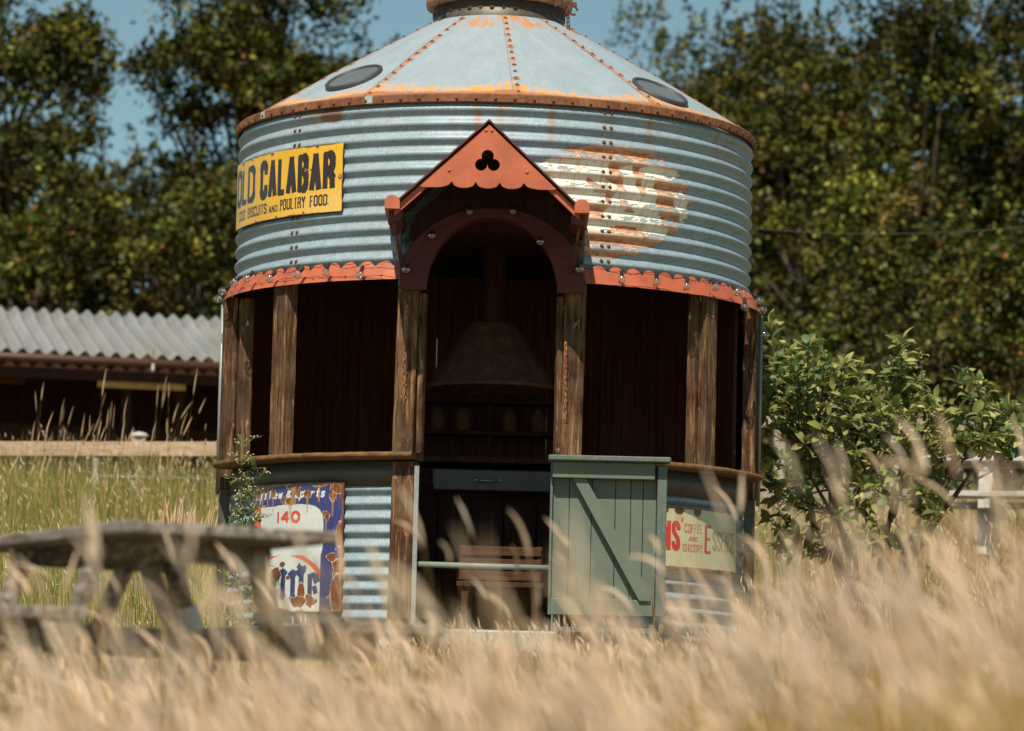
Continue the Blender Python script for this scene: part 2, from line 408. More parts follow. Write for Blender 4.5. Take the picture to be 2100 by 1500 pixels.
def glyph(mask, U, V, ch, x0, y0, W, H, tv, thz, serif=0.0, slant=0.0):
    if ch not in GL: return
    f = lambda g: (x0+tv/2+g[0]*(W-tv)+slant*g[1]*H, y0+thz/2+g[1]*(H-thz))
    sel = (U > x0-W) & (U < x0+2*W) & (V > y0-.6*H) & (V < y0+1.4*H)
    if not sel.any(): return
    u, v = U[sel], V[sel]; mm = np.zeros(u.shape, bool)
    for pl in GL[ch]:
        for a, b in zip(pl[:-1], pl[1:]): mm |= seg_mask(u, v, f(a), f(b), tv, thz, .3)
        if serif and ch not in 'OCGS.\'0&':
            for e, o in ((pl[0], pl[1]), (pl[-1], pl[-2])):
                if abs(e[0]-o[0]) < .55 and e[1] in (0, 1):
                    p = f(e); mm |= seg_mask(u, v, (p[0]-serif, p[1]), (p[0]+serif, p[1]), thz, thz, 0)
    mask[sel] |= mm
def text(U, V, s, x0, y0, W, H, tv, thz, gap, serif=0.0, widths=None, slant=0.0):
    m_ = np.zeros(U.shape, bool); x = x0
    for ch in s:
        if ch == ' ': x += W*.55; continue
        wd = W*(.34 if ch in "I1.'" else .85 if ch in 'LETFPse' else 1.0)
        if serif and ch == 'I': wd = W*.42
        glyph(m_, U, V, ch, x, y0, wd, H, tv, thz, serif, slant); x += wd+gap
    return m_, x
def text_w(s, W, gap, serif):
    x = 0
    for ch in s:
        if ch == ' ': x += W*.55; continue
        x += W*((.42 if serif and ch == 'I' else .34) if ch in "I1.'" else .85 if ch in 'LETFPse' else 1.0)+gap
    return x-gap
def text_fit(U, V, s, x0, x1, y0, H, tv, thz, gap, serif=0.0, slant=0.0):
    lo, hi = .001, 3
    for _ in range(40):
        mid = (lo+hi)/2
        if text_w(s, mid, gap, serif) < x1-x0: lo = mid
        else: hi = mid
    return text(U, V, s, x0, y0, lo, H, tv, thz, gap, serif, None, slant)[0]
def poly_mask(U, V, pts):
    ins = np.zeros(U.shape, bool); n_ = len(pts)
    for i in range(n_):
        x1, y1 = pts[i]; x2, y2 = pts[(i+1) % n_]
        if y1 == y2: continue
        c = ((y1 > V) != (y2 > V)) & (U < (x2-x1)*(V-y1)/(y2-y1)+x1)
        ins ^= c
    return ins
def A3(c): return np.array(c, float)
def lay(C, mask, col): C[mask] = col

# ================================================================== SETTING
xs = np.concatenate([np.linspace(-90, -12, 20), np.linspace(-11.5, 11.5, 110), np.linspace(12, 90, 20)])
ys = np.concatenate([np.linspace(-40, -24, 10), np.linspace(-23.7, 12, 170), np.linspace(12.5, 300, 40)])
X, Y = np.meshgrid(xs, ys); Z = ground(X, Y); Z += .03*(fbm(X*1.5, Y*1.5)-.5)*(np.hypot(X, Y) > 2.2)
i = np.arange(X.size).reshape(X.shape)
q = np.stack([i[:-1, :-1], i[:-1, 1:], i[1:, 1:], i[1:, :-1]], -1).reshape(-1, 4)
g_ = raw_mesh('ground', np.stack([X.ravel(), Y.ravel(), Z.ravel()], 1), q, M['soil'])
tag(g_, 'sloping meadow ground of dry soil under the long grass', 'ground', kind='structure')

# ================================================================== THE GRAIN BIN BAR
bar = empty('grain_bin_bar')
tag(bar, 'round corrugated steel grain bin with a rusty conical roof, made into an open timber bar', 'bar')
RD = 1.54; PITCHZ = .0845; AMP = .0118
Z_DB, Z_DT = 2.10, 3.085
def corr(z): return AMP*np.sin(2*np.pi*(np.asarray(z)-Z_DB)/PITCHZ+.6)
# inner arch outline (doorway through the drum)
AZC, ARX, ARZ = 2.0, .365, .415
def in_arch(x, z, k=1.0): return ((x/(ARX*k))**2+((np.maximum(z, AZC)-AZC)/(ARZ*k))**2) < 1

def build_drum():
    nth, nz = 300, 190
    th = np.linspace(-np.pi, np.pi, nth+1)[:-1]; z = np.linspace(Z_DB, Z_DT, nz)
    T, Zz = np.meshgrid(th, z)
    dent = .004*(fbm(T*3+9, Zz*2.2, 3)-.5)
    Rr = RD+corr(Zz)+dent
    V = np.stack([Rr*np.sin(T), -Rr*np.cos(T), Zz], -1).reshape(-1, 3)
    i = np.arange(nth*nz).reshape(nz, nth); j = np.roll(i, -1, 1)
    q = np.stack([i[:-1], j[:-1], j[1:], i[1:]], -1).reshape(-1, 4)
    c = V[q].mean(1); kill = (c[:, 1] < 0) & in_arch(c[:, 0]/1.12, c[:, 2]-.03)
    # pigments: zinc, rust runs below the eave, a rust patch
    tt = np.degrees(T.ravel()); zz = Zz.ravel()
    base = A3((.315, .415, .50)); C = np.tile(base, (len(V), 1))
    f = fbm(tt*1.2, zz*40, 5, 3); C *= (.80+.38*f)[:, None]
    big = fbm(tt*.12+3, zz*3, 8, 4); C *= (.88+.24*big)[:, None]
    run = fbm(tt*.9, zz*.7, 11, 3); drop = np.clip((zz-(2.93-.25*vnoise(tt*.35, zz*0+2, 12)))/.16, 0, 1)
    k = np.clip((run-.60)/.1, 0, 1)*drop*.75
    C = C*(1-k[:, None])+A3((.42, .2, .07))*k[:, None]
    # one bigger brown patch under the eave on the left, and seam rust
    d = ((tt+37.5)/3.6)**2+((zz-3.045)/.055)**2+.8*(fbm(tt*1.5, zz*30, 14)-.5)
    kk = np.clip((1.05-d)/.25, 0, 1)*.95; C = C*(1-kk[:, None])+A3((.27, .1, .045))*kk[:, None]
    for s_ in (-47, 24.5):
        d = np.abs(tt-s_+.6*(vnoise(zz*12, zz*0, 3)-.5))/1.1
        kk = np.clip(1-d, 0, 1)*np.clip(fbm(tt*2, zz*9, 17)*2-.8, 0, 1)*.7*(zz > 2.8)
        C = C*(1-kk[:, None])+A3((.5, .23, .07))*kk[:, None]
    used = np.unique(q[~kill]); mp = -np.ones(len(V), int); mp[used] = np.arange(len(used))
    return raw_mesh('drum', V[used], mp[q[~kill]], M['drumsteel'], bar, C[used])
m, n, b = new_mat('corrugated_drum_steel'); M['drumsteel'] = m
a = n.nodes.new('ShaderNodeAttribute'); a.attribute_name = 'Col'
f = noise(n, coords(n), 110, 3, .75); f2 = noise(n, coords(n), 28, 5, .7)
c = mix(n, ramp(n, f, [(.35, (.6,)*3), (.62, (0, 0, 0))]), a.outputs['Color'], (.12, .15, .155))
c = mix(n, ramp(n, f2, [(.28, (.6,)*3), (.40, (0, 0, 0))]), c, (.22, .21, .18))
n.links.new(c, b.inputs['Base Color']); b.inputs['Metallic'].default_value = .1
n.links.new(ramp(n, f, [(.3, (.42,)*3), (.7, (.62,)*3)]), b.inputs['Roughness']); bump(n, b, f, .06, .002)
drum = build_drum()
# seam rivets, in pairs on every crest
crests = [Z_DB+PITCHZ*(k+.25-.6/(2*math.pi)) for k in range(0, 13)]
for s_ in (-47.2, 24.3):
    for zc in crests:
        if zc > Z_DT-.01 or zc < Z_DB: continue
        for dt in (-.8, .8):
            p = cyl(s_+dt, RD+AMP*.72, zc+.012); MB().dome(p, .0125, (p.x, p.y, .3), .7).build('rivet', M['rustdark'], drum)
# painted lettering on the right of the drum (flaking patch that follows the corrugations)
def build_mural():
    t0, t1, z0, z1 = 6.0, 51.0, 2.2, 2.95
    nu, nv = 420, 330
    def crop(u, v):      # drum surface -> drawing grid used to lay the strokes out
        th = t0+(t1-t0)*u; z = z0+(z1-z0)*v
        x = (RD*np.sin(np.radians(th))); y = -RD*np.cos(np.radians(th))
        c, s = math.cos(PITCH), math.sin(PITCH); cr, sr = math.cos(ROLL), math.sin(ROLL)
        X_, Y_, Z_ = x-CX, y-CY, z-CZ
        d = Y_*c+Z_*s; uu = -Y_*s+Z_*c
        aa = F*X_/d; bb = -F*uu/d
        return (1050+aa*cr-bb*sr-1080)*5, (750+aa*sr+bb*cr-260)*5
    def pos(u, v):
        th = np.radians(t0+(t1-t0)*u); z = z0+(z1-z0)*v; Rr = RD+corr(z)+.004*(fbm(th*3+9, z*2.2, 3)-.5)+.0022
        return np.stack([Rr*np.sin(th), -Rr*np.cos(th), z], 1)
    def col(u, v):
        x, y = crop(u, v); C = np.tile(A3((.46, .20, .10)), (len(u), 1))
        C *= (.75+.5*fbm(x/60, y/25, 21))[:, None]
        pale = np.clip((fbm(x/40, y/18, 22)-.42)*4, 0, 1)[:, None]*.6
        ph = np.sin(2*np.pi*(z0+(z1-z0)*v-Z_DB)/PITCHZ+.6)
        pale = np.maximum(pale, np.clip(ph*1.3+.35, 0, .88)[:, None])  # crests paler, troughs browner: partly paint, partly light put into the colour
        C = C*(1-pale)+A3((.72, .50, .38))*pale
        W = np.zeros(len(u), bool)
        def S(a, b, t): 
            nonlocal W; W |= seg_mask(x, y, a, b, t, t, .1)
        S((0, 400), (830, 430), 150); S((270, 470), (560, 600), 210); S((500, 560), (620, 700), 120)
        S((1020, 420), (1105, 780), 105); S((1225, 430), (1285, 900), 115); S((1000, 690), (840, 980), 125)
        S((820, 930), (1360, 985), 130); S((1110, 760), (1250, 900), 120); S((1230, 450), (1560, 520), 90)
        S((1545, 690), (1650, 990), 95); S((350, 690), (800, 740), 100); S((560, 980), (850, 1040), 90)
        S((1160, 1010), (1430, 1110), 90); S((560, 420), (900, 640), 60)
        W &= ~poly_mask(x, y, [(330, 400), (420, 400), (400, 465), (370, 465)])
        W &= ~poly_mask(x, y, [(1080, 465), (1220, 470), (1200, 530), (1105, 530)])
        W &= ~poly_mask(x, y, [(1145, 625), (1220, 625), (1205, 700), (1160, 695)])
        W &= ~poly_mask(x, y, [(965, 755), (1030, 755), (1055, 830), (930, 830)])
        C[W] = A3((.80, .78, .70))*(.85+.25*fbm(x/50, y/50, 23))[W][:, None]
        edge = fbm(x/14, y/14, 25) > .76; C[edge] *= .5
        rs = np.clip((fbm(x/22, y/200, 26)-.6)*6, 0, 1)[:, None]*.55; C = C*(1-rs)+A3((.5, .22, .08))*rs
        return C
    def keep(u, v):
        x, y = crop(u, v)
        e = ((x-800)/870)**2+((y-760)/600)**2
        ph = np.sin(2*np.pi*(z0+(z1-z0)*v-Z_DB)/PITCHZ+.6-1.1)       # paint has gone from the upper faces first
        loss = .62*ph+1.4*(fbm(x/45, y/16, 27)-.5)+np.clip(e-.42, 0, 1)*.85-.10
        wl = fbm(x/200+5, y/200, 28)*.9-.35
        e = e+.30*(fbm(x/70, y/22, 29)-.5)+.10*np.clip(ph, 0, 1)
        return (e < .98) & (loss-wl < .40) & (x > -60)
    return grid_mesh('faded_lettering', nu, nv, pos, col, M['mural'], drum, keep)
build_mural()

# ---- roof cone: 11 rolled panels, zinc with rust creeping up from the eave
ZE, RE, RC, ZC = 3.125, 1.555, .415, 3.80
SEAMS = [4.8+i*360/11 for i in range(11)]
def build_roof():
    nth, nr = 660, 90
    th = np.linspace(0, 360, nth+1)[:-1]; s = np.linspace(0, 1, nr)
    T, S = np.meshgrid(th, s)
    sag = .018*np.sin(np.pi*S)
    Rr = RE+(RC-RE)*S; Zz = ZE+(ZC-ZE)*S+sag*.6+.012*(fbm(T*.16, S*6, 133, 3)-.5)*np.sin(np.pi*S)
    # panels slightly flat between seams
    ph = ((T-SEAMS[0]) % (360/11))/(360/11); Rr = Rr*(1-.012*np.sin(np.pi*ph)*(1-S))
    V = np.stack([Rr*np.sin(np.radians(T)), -Rr*np.cos(np.radians(T)), Zz], -1).reshape(-1, 3)
    t = T.ravel(); sv_ = S.ravel(); phr = ph.ravel()
    C = np.tile(A3((.29, .36, .42)), (len(V), 1)); C *= (.88+.22*fbm(t*.25, sv_*9, 31))[:, None]
    C *= (.93+.14*fbm(t*1.5, sv_*40, 36, 2))[:, None]
    arcl = t*np.pi/180*1.4
    # rust band: brown at the lip, orange feathered above
    pan = np.floor((t-SEAMS[0]) % 360/(360/11)).astype(int)
    hgt = np.array([.115, .105, .16, .10, .10, .12, .11, .10, .09, .135, .125])[pan]
    edge = hgt*(.55+.9*fbm(arcl*2.2+pan*3.1, sv_*0, 32, 2)) + .05*(fbm(t*1.8, sv_*14, 33, 3)-.5)
    edge = edge-.07*np.sin(np.pi*phr)+.03
    o = np.clip((edge-sv_)/.02, 0, 1); br = np.clip((edge*.42-sv_)/.02, 0, 1)
    tear = np.clip((fbm(t*2.5, sv_*6, 34, 3)-.35)*5, 0, 1); o = o*np.maximum(tear, br)
    C = C*(1-o[:, None])+A3((.72, .33, .09))*o[:, None]
    C = C*(1-br[:, None])+(A3((.38, .165, .075))*(.8+.4*fbm(t*.6, sv_*20, 35))[:, None])*br[:, None]
    # lap along each seam
    dseam = np.minimum(phr, 1-phr)*(360/11)*np.pi/180*Rr.ravel()
    k = np.clip((.022-dseam)/.012, 0, 1)*np.clip((fbm(t*.4, sv_*22, 37)-.38)*5, 0, 1)*.85
    C = C*(1-k[:, None])+A3((.42, .19, .08))*k[:, None]
    # top stains right of centre
    ts = (t+180) % 360-180
    k = np.clip((sv_-.86+.12*fbm(t*.35, sv_*5, 38, 3)-.02)/.03, 0, 1)*np.clip(((fbm(t*.2, sv_*9, 39)-.42)*5), 0, 1)*((ts > -25) & (ts < 75))
    C = C*(1-k[:, None])+A3((.5, .23, .09))*k[:, None]
    i = np.arange(nth*nr).reshape(nr, nth); j = np.roll(i, -1, 1)
    q = np.stack([i[:-1], j[:-1], j[1:], i[1:]], -1).reshape(-1, 4)
    return raw_mesh('roof', V, q, M['roofmetal'], bar, C)
roof = build_roof()
slope = math.atan2(ZC-ZE, RE-RC)
def on_roof(th, s, h=0.0):
    R = RE+(RC-RE)*s+h*math.sin(slope); z = ZE+(ZC-ZE)*s+.0108*math.sin(math.pi*s)+h*math.cos(slope)
    return cyl(th, R, z)
for si, th in enumerate(SEAMS):
    RQ = [random.uniform(.55, 1.15) for _ in range(13)]
    mb = MB(); dk_ = []; nrm = cyl(th, math.sin(slope), math.cos(slope))
    # lap fold
    mb.tube([on_roof(th-1.0*(1+.8*s/12), s/12, .001) for s in range(13)], .0016, 5)
    for s in range(13):
        f = .03+s*.077
        for d in (0,):
            p = on_roof(th+d, f, .002); dk_.append(len(mb.f)); mb.dome(p, .0095, nrm, .9, 7); dk_.append(len(mb.f))
            p2 = on_roof(th+d, f, .0005); mb.lathe([(.0001, 0.0022), (.021*RQ[s], .0018), (.023*RQ[s], 0)], p2, 10, nrm)
    o = mb.build('roof_seam', M['rust'], roof); o.data.materials.append(M['rustdark'])
    for a_, b_ in zip(dk_[::2], dk_[1::2]):
        for f_ in range(a_, b_): o.data.polygons[f_].material_index = 1
# round roof lights
for (px, py, hw) in ((727, 163, 66), (1355, 187, 70)):
    best = None
    for ti in range(-180, 181):
        for s in range(1, 19):
            p = on_roof(ti*.5, s/20)
            c_, s_ = math.cos(PITCH), math.sin(PITCH); d = (p.y-CY)*c_+(p.z-CZ)*s_; uu = -(p.y-CY)*s_+(p.z-CZ)*c_
            a_, b_ = F*(p.x-CX)/d, -F*uu/d
            e = math.hypot(1050+a_*math.cos(ROLL)-b_*math.sin(ROLL)-px, 750+a_*math.sin(ROLL)+b_*math.cos(ROLL)-py)
            if best is None or e < best[0]: best = (e, ti*.5, s/20)
    th, s = best[1], best[2]; nrm = cyl(th, math.sin(slope), math.cos(slope)); c_ = on_roof(th, s, .0)
    fr = MB().lathe([(.172, -.03), (.176, .010), (.166, .017), (.155, .014), (.152, .002), (.152, -.03)], c_, 40, nrm).build('roof_light_frame', M['iron'], bar)
    MB().lathe([(.0001, .008), (.08, .0075), (.1525, .005)], c_, 40, nrm).build('glass', M['porthole'], fr)
# eave angle: rusty rolled band with bolts under it
mb = MB()
nb = 440
prof = [(RE-.012, ZE+.004), (RE+.006, ZE+.002), (RE+.012, ZE-.006), (RE+.012, ZE-.046), (RE+.004, ZE-.052), (RE-.008, ZE-.046)]
vs = []; fs = []; n_ = 1080; L_ = len(prof)
for i in range(n_):
    for k, (r_, z_) in enumerate(prof): vs.append(cyl(i*360/n_-180, r_+(.0016 if (i//2) % 2 and k in (2, 3) else 0), z_))
for i in range(n_):
    j = (i+1) % n_
    for k in range(L_-1): fs.append((i*L_+k, j*L_+k, j*L_+k+1, i*L_+k+1))
mb.add(vs, fs)
band = mb.build('eave_band', mat_rust('brown_eave_rust', (.08, .03, .016), (.20, .078, .036), (.31, .14, .066)), bar)
for th in np.arange(-96, 97, 4.0):
    p = cyl(th, RE+.011, ZE-.03); mb = MB(); mb.dome(p, .011, (p.x, p.y, 0), .9, 8)
    if th == -96: pass
    mb.build('bolt', M['rustdark'], band)
for th in (-27.3, -60):     # bare patches where the band sheets meet
    mb = MB(); mb.lathe([(RE+.0135, ZE-.002), (RE+.0145, ZE-.044)], (0, 0, 0), 4, None, th-.9, th+.9)
    mb.build('band_joint', M['galv'], band)
# collar and flange on top
mb = MB().lathe([(.398, ZC-.03), (.398, ZC+.115), (.38, ZC+.115)], (0, 0, 0), 64)
col_ = mb.build('roof_collar', M['zincdark'], bar)
for i in list(range(-10, 10)):
    th = i*10+4; p = cyl(th, .399, ZC+.055); r = .0155 if i % 2 else .011
    MB().lathe([(r, 0), (r, .003), (.0001, .0032)], p, 10, (p.x, p.y, 0)).build('bolt', M['rustdark'], col_)
mb = MB().lathe([(.30, ZC+.112), (.405, ZC+.103), (.438, ZC+.108), (.443, ZC+.125), (.443, ZC+.19), (.435, ZC+.205), (.40, ZC+.22), (.25, ZC+.30), (.1, ZC+.34), (.001, ZC+.345)], (0, 0, 0), 64)
mb.build('vent_cap', mat_rust('light_brown_rust', (.2, .09, .05), (.38, .19, .11), (.46, .27, .17)), bar)
for s in (-1, 1):
    mb = MB(); p = cyl(s*49, .47, ZC+.1)
    mb.box(p+Vector((0, 0, .03)), (.022, .05, .10), Matrix.Rotation(R_(s*49), 3, 'Z'), .003)
    mb.box(p+Vector((0, 0, .055)), (.02, .1, .02), Matrix.Rotation(R_(s*49), 3, 'Z'), .003)
    mb.build('cap_bracket', M['rustdark'], bar)
# chain, shackle at the cap
def chain_links(mb, pts, ll=.03, wd=.009, th=.0028):
    for k in range(len(pts)-1):
        a, b = Vector(pts[k]), Vector(pts[k+1]); c = (a+b)/2; t = (b-a).normalized(); u = t.orthogonal().normalized()
        if k % 2: u = t.cross(u)
        L = (b-a).length*.72
        loop = [c+t*(L*math.cos(x))*.95+u*(wd*math.sin(x)) for x in [2*math.pi*i/10 for i in range(11)]]
        mb.tube(loop, th, 5, False)
p0 = at(1166, 62, -.30); p1 = at(1163, 5, -.33); mb = MB()
chain_links(mb, [p0.lerp(p1, i/7) for i in range(8)], wd=.011, th=.0035)
sh = at(1176, 22, -.33)
mb.tube([sh+Vector((.022*math.cos(a), 0, .026*math.sin(a))) for a in [2*math.pi*i/14 for i in range(13)]], .007, 8)
mb.box(sh+Vector((.004, 0, .035)), (.03, .02, .03), None, .004)
o = mb.build('lifting_chain', M['rustdark']); tag(o, 'rusty chain with a shackle hanging at the right of the roof vent cap', 'chain')

# ---- scalloped red skirt
def build_skirt():
    mb = MB(); NS = 88; per = 12; vs = []; fs = []
    zb, rb, rt = 2.068, 1.618, 1.562
    cols = []
    for s in range(NS):
        for k in range(per):
            u = k/per; h = math.sqrt(max(0, 1-(2*u-1)**2*.99))
            cols.append(((s+u)*360/NS, .054+.058*h))
    n_ = len(cols)
    for th, h in cols:
        t_ = h/.112
        for (r, z) in ((rb, zb), (rb+(rt-rb)*t_, zb+h), (rb+(rt-rb)*t_-.005, zb+h-.001), (rb-.006, zb-.0005)):
            vs.append(cyl(th-180, r, z))
    def skip(th): 
        a = abs(((th-180)+180) % 360-180); return a < 18.9
    for i in range(n_):
        j = (i+1) % n_
        if skip(cols[i][0]): continue
        for k in range(4):
            fs.append((i*4+k, j*4+k, j*4+(k+1) % 4, i*4+(k+1) % 4))
    mb.add(vs, fs); return mb.build('scalloped_skirt', M['red'], bar)
skirt = build_skirt()
mb = MB()
for k in range(-13, 14):
    th = k*8.18+2
    if abs(th) < 20 or abs(th) > 100: continue
    p = cyl(th, 1.612, 2.092); mb.dome(p, .0055, (p.x, p.y, 0), .7, 6)
mb.build('skirt_screws', M['rustdark'], skirt)

# ---- timber posts
def post(th, R, wd, dp, z0, z1, nm='post', mat=None, lean=0.0, knots=True):
    mb = MB(); c, s = math.cos(R_(th)), math.sin(R_(th))
    nseg = 14; vs = []; fs = []; prof = []
    k = .006
    for (a, b_) in ((-1, -1), (1, -1), (1, 1), (-1, 1)):
        if (a, b_) in ((-1, -1), (1, 1)): prof += [(a*wd/2, b_*(dp/2-k)), (a*(wd/2-k), b_*dp/2)]
        else: prof += [(a*(wd/2-k), b_*dp/2), (a*wd/2, b_*(dp/2-k))]
    rr = random.Random(int(th*10)+3)
    for i in range(nseg+1):
        z = z0+(z1-z0)*i/nseg; ox = lean*(i/nseg-.5)+rr.uniform(-.0015, .0015); oy = rr.uniform(-.0015, .0015)
        for (x, y) in prof:
            x2, y2 = x*(1+rr.uniform(-.012, .012))+ox, y+oy
            px_, py_ = x2, -(R)+y2
            vs.append((px_*c-py_*s, px_*s+py_*c, z))
    n_ = 8
    for i in range(nseg):
        for k2 in range(n_): fs.append((i*n_+k2, i*n_+(k2+1) % n_, (i+1)*n_+(k2+1) % n_, (i+1)*n_+k2))
    fs.append(tuple(range(n_-1, -1, -1))); fs.append(tuple(nseg*n_+k2 for k2 in range(n_)))
    mb.add(vs, fs); return mb.build(nm, mat or M['post'], bar)
ZR = 1.085
post(-49.8, 1.545, .128, .085, ZR, 2.09, lean=.006)
post(53.3, 1.545, .115, .085, ZR, 2.09, lean=-.004)
post(55.9, 1.50, .05, .05, ZR, 2.09)
post(50.2, 1.515, .04, .06, ZR, 2.09)
post(-17.0, 1.56, .12, .085, ZR, 2.09, lean=.015)
post(17.3, 1.56, .12, .085, ZR, 2.09, lean=.008)
post(-14.1, 1.545, .036, .06, ZR+.01, 1.99, 'door_jamb')
post(14.6, 1.545, .03, .06, ZR+.01, 1.99, 'door_jamb')
post(-80, 1.572, .12, .08, .95, 2.08)
post(-76.5, 1.49, .09, .08, ZR-.02, 2.07)
post(78.5, 1.572, .10, .08, .95, 2.08)
post(-17.1, 1.545, .135, .09, .02, 1.045, lean=.006)
post(17.6, 1.545, .135, .09, .02, 1.045)
# thin metal angle beside the doorway
for x in (-.388, .392):
    mb = MB(); mb.box((x, -1.545, .53), (.026, .006, .98), None, .001); mb.box((x+(.012 if x < 0 else -.012), -1.515, .53), (.003, .06, .98))
    mb.build('door_edge_angle', M['galvgrey'], bar)

# ---- counter rail, in two arcs
for (t0, t1) in ((-76, -14.6), (18.5, 76)):
    prof = [(1.42, ZR-.028), (1.60, ZR-.030), (1.652, ZR-.026), (1.667, ZR-.012), (1.667, ZR-.002), (1.655, ZR+.010), (1.61, ZR+.014), (1.42, ZR+.014)]
    mb = MB(); vs = []; fs = []; ns = 60; n_ = len(prof); rr = random.Random(5)
    for i in range(ns+1):
        th = t0+(t1-t0)*i/ns; w1 = rr.uniform(-.002, .002)
        for r, z in prof: vs.append(cyl(th, r+w1, z+w1*.6))
    for i in range(ns):
        for k in range(n_): fs.append((i*n_+k, i*n_+(k+1) % n_, (i+1)*n_+(k+1) % n_, (i+1)*n_+k))
    fs.append(tuple(range(n_-1, -1, -1))); fs.append(tuple(ns*n_+k for k in range(n_)))
    mb.add(vs, fs); o = mb.build('counter_rail', M['rail'], bar)
# ---- lower corrugated walls and the flat upstand above
RL = 1.535
def lower_wall(t0, t1):
    nth = int((t1-t0)*1.2)+2; nz = 170; th = np.radians(np.linspace(t0, t1, nth)); z = np.linspace(-.02, .93, nz)
    T, Zz = np.meshgrid(th, z); Rr = RL+.0112*np.sin(2*np.pi*Zz/.0795)+.004*(fbm(T*3, Zz*2, 44)-.5)
    V = np.stack([Rr*np.sin(T), -Rr*np.cos(T), Zz], -1).reshape(-1, 3)
    i = np.arange(nth*nz).reshape(nz, nth)
    q = np.stack([i[:-1, :-1], i[:-1, 1:], i[1:, 1:], i[1:, :-1]], -1).reshape(-1, 4)
    td = np.degrees(T.ravel()); zz = Zz.ravel()
    C = np.tile(A3((.315, .415, .50)), (len(V), 1))*(.78+.4*fbm(td*1.2, zz*40, 45, 3))[:, None]
    k = np.clip((.22-zz)/.3, 0, 1)*fbm(td*.5, zz*6, 46); C = C*(1-.5*k[:, None])+A3((.25, .2, .13))*.5*k[:, None]
    o = raw_mesh('lower_wall', V, q, M['drumsteel'], bar, C)
    mb = MB().lathe([(1.532, .915), (1.552, .915), (1.552, 1.052), (1.532, 1.052)], (0, 0, 0), int(abs(t1-t0)/2), None, t0, t1)
    for k in range(int((t1-t0)/6)):
        p = cyl(t0+3+k*6, 1.552, .935); mb.dome(p, .006, (p.x, p.y, 0), .7, 6)
    mb.build('wall_upstand', M['zincdark'], o)  # the rail's shade is put into the upstand's dark zinc
lower_wall(-180+1, -15.2); lower_wall(15.2, 179)

# ---- closed timber back half and interior
def plank_ring(name, R, t0, t1, z0, z1, n_, mat, jog=.008, parent=bar):
    mb = MB(); dt = (t1-t0)/n_; rr = random.Random(9)
    for i in range(n_):
        a, b_ = t0+dt*i+.12, t0+dt*(i+1)-.12; r = R+rr.uniform(-jog, jog)
        vs = [cyl(a, r-.009, z0), cyl(b_, r-.009, z0), cyl(b_, r+.009, z0), cyl(a, r+.009, z0), cyl(a, r-.009, z1), cyl(b_, r-.009, z1), cyl(b_, r+.009, z1), cyl(a, r+.009, z1)]
        mb.add(vs, [(0, 3, 2, 1), (4, 5, 6, 7), (0, 1, 5, 4), (1, 2, 6, 5), (2, 3, 7, 6), (3, 0, 4, 7)])
    return mb.build(name, mat, parent)
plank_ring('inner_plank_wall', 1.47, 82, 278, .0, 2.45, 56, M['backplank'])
plank_ring('outer_plank_wall', 1.585, 84, 276, 1.06, 2.09, 44, M['post'], .004)
for th in (-89.0, 86.0):
    mb = MB(); a = cyl(th, 1.615, .93); b_ = cyl(th, 1.615, 2.07); mb.tube([a, b_], .012, 8); mb.build('corner_trim', M['galvgrey'], bar)
for th in (-81, 80):
    mb = MB(); p = cyl(th, 1.575, .5); mb.box(p, (.05, .06, .96), Matrix.Rotation(R_(th), 3, 'Z'), .004); mb.build('corner_upright', M['zincdark'], bar)
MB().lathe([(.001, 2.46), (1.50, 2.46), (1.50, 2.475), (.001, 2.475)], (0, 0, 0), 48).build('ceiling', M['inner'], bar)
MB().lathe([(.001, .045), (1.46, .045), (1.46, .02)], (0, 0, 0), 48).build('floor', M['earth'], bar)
# inner lining below the counter so no daylight leaks
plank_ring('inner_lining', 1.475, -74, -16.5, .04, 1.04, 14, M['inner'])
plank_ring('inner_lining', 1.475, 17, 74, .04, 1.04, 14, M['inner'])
# inside back bar: shelf boards, drawer front, lower cupboards
bk = empty('back_counter', (0.02, .35, .045)); tag(bk, 'dark back counter with a grey drawer front seen through the doorway', 'counter')
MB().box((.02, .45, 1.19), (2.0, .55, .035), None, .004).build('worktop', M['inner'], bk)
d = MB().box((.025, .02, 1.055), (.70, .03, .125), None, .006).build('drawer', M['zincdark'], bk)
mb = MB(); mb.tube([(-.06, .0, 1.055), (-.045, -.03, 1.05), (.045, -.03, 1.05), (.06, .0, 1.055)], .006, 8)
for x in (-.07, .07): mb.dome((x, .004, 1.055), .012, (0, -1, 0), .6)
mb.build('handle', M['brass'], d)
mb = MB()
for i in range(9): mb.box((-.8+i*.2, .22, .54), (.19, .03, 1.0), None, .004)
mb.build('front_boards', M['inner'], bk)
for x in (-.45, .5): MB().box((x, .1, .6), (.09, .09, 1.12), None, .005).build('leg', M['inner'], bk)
sh = empty('back_shelf', (0, 1.1, 1.3)); tag(sh, 'dim wooden shelves with jars at the back of the bar interior', 'shelf')
for z in (1.42, 1.62): MB().box((0, 1.1, z), (1.0, .2, .025), None, .003).build('shelf_board', M['inner'], sh)
for x in (-.5, 0, .5): MB().box((x, 1.15, 1.53), (.03, .15, .5), None, .003).build('upright', M['inner'], sh)
for i, x in enumerate((-.33, -.17, .12, .3)):
    mb = MB().lathe([(.0001, 0), (.045, 0), (.05, .02), (.05, .10), (.03, .125), (.03, .14), (.0001, .14)], (x, 1.05, 1.434), 16)
    o = mb.build('jar', M['rustdark']); tag(o, 'dark jar on the lower shelf at the back of the bar, number %s from the left' % ('one', 'two', 'three', 'four')[i], 'jar', 'jars on the back shelf')
    o['label'] = ('leftmost', 'second from left', 'third from left', 'rightmost')[i]+' of the dark jars on the shelf at the back of the bar'
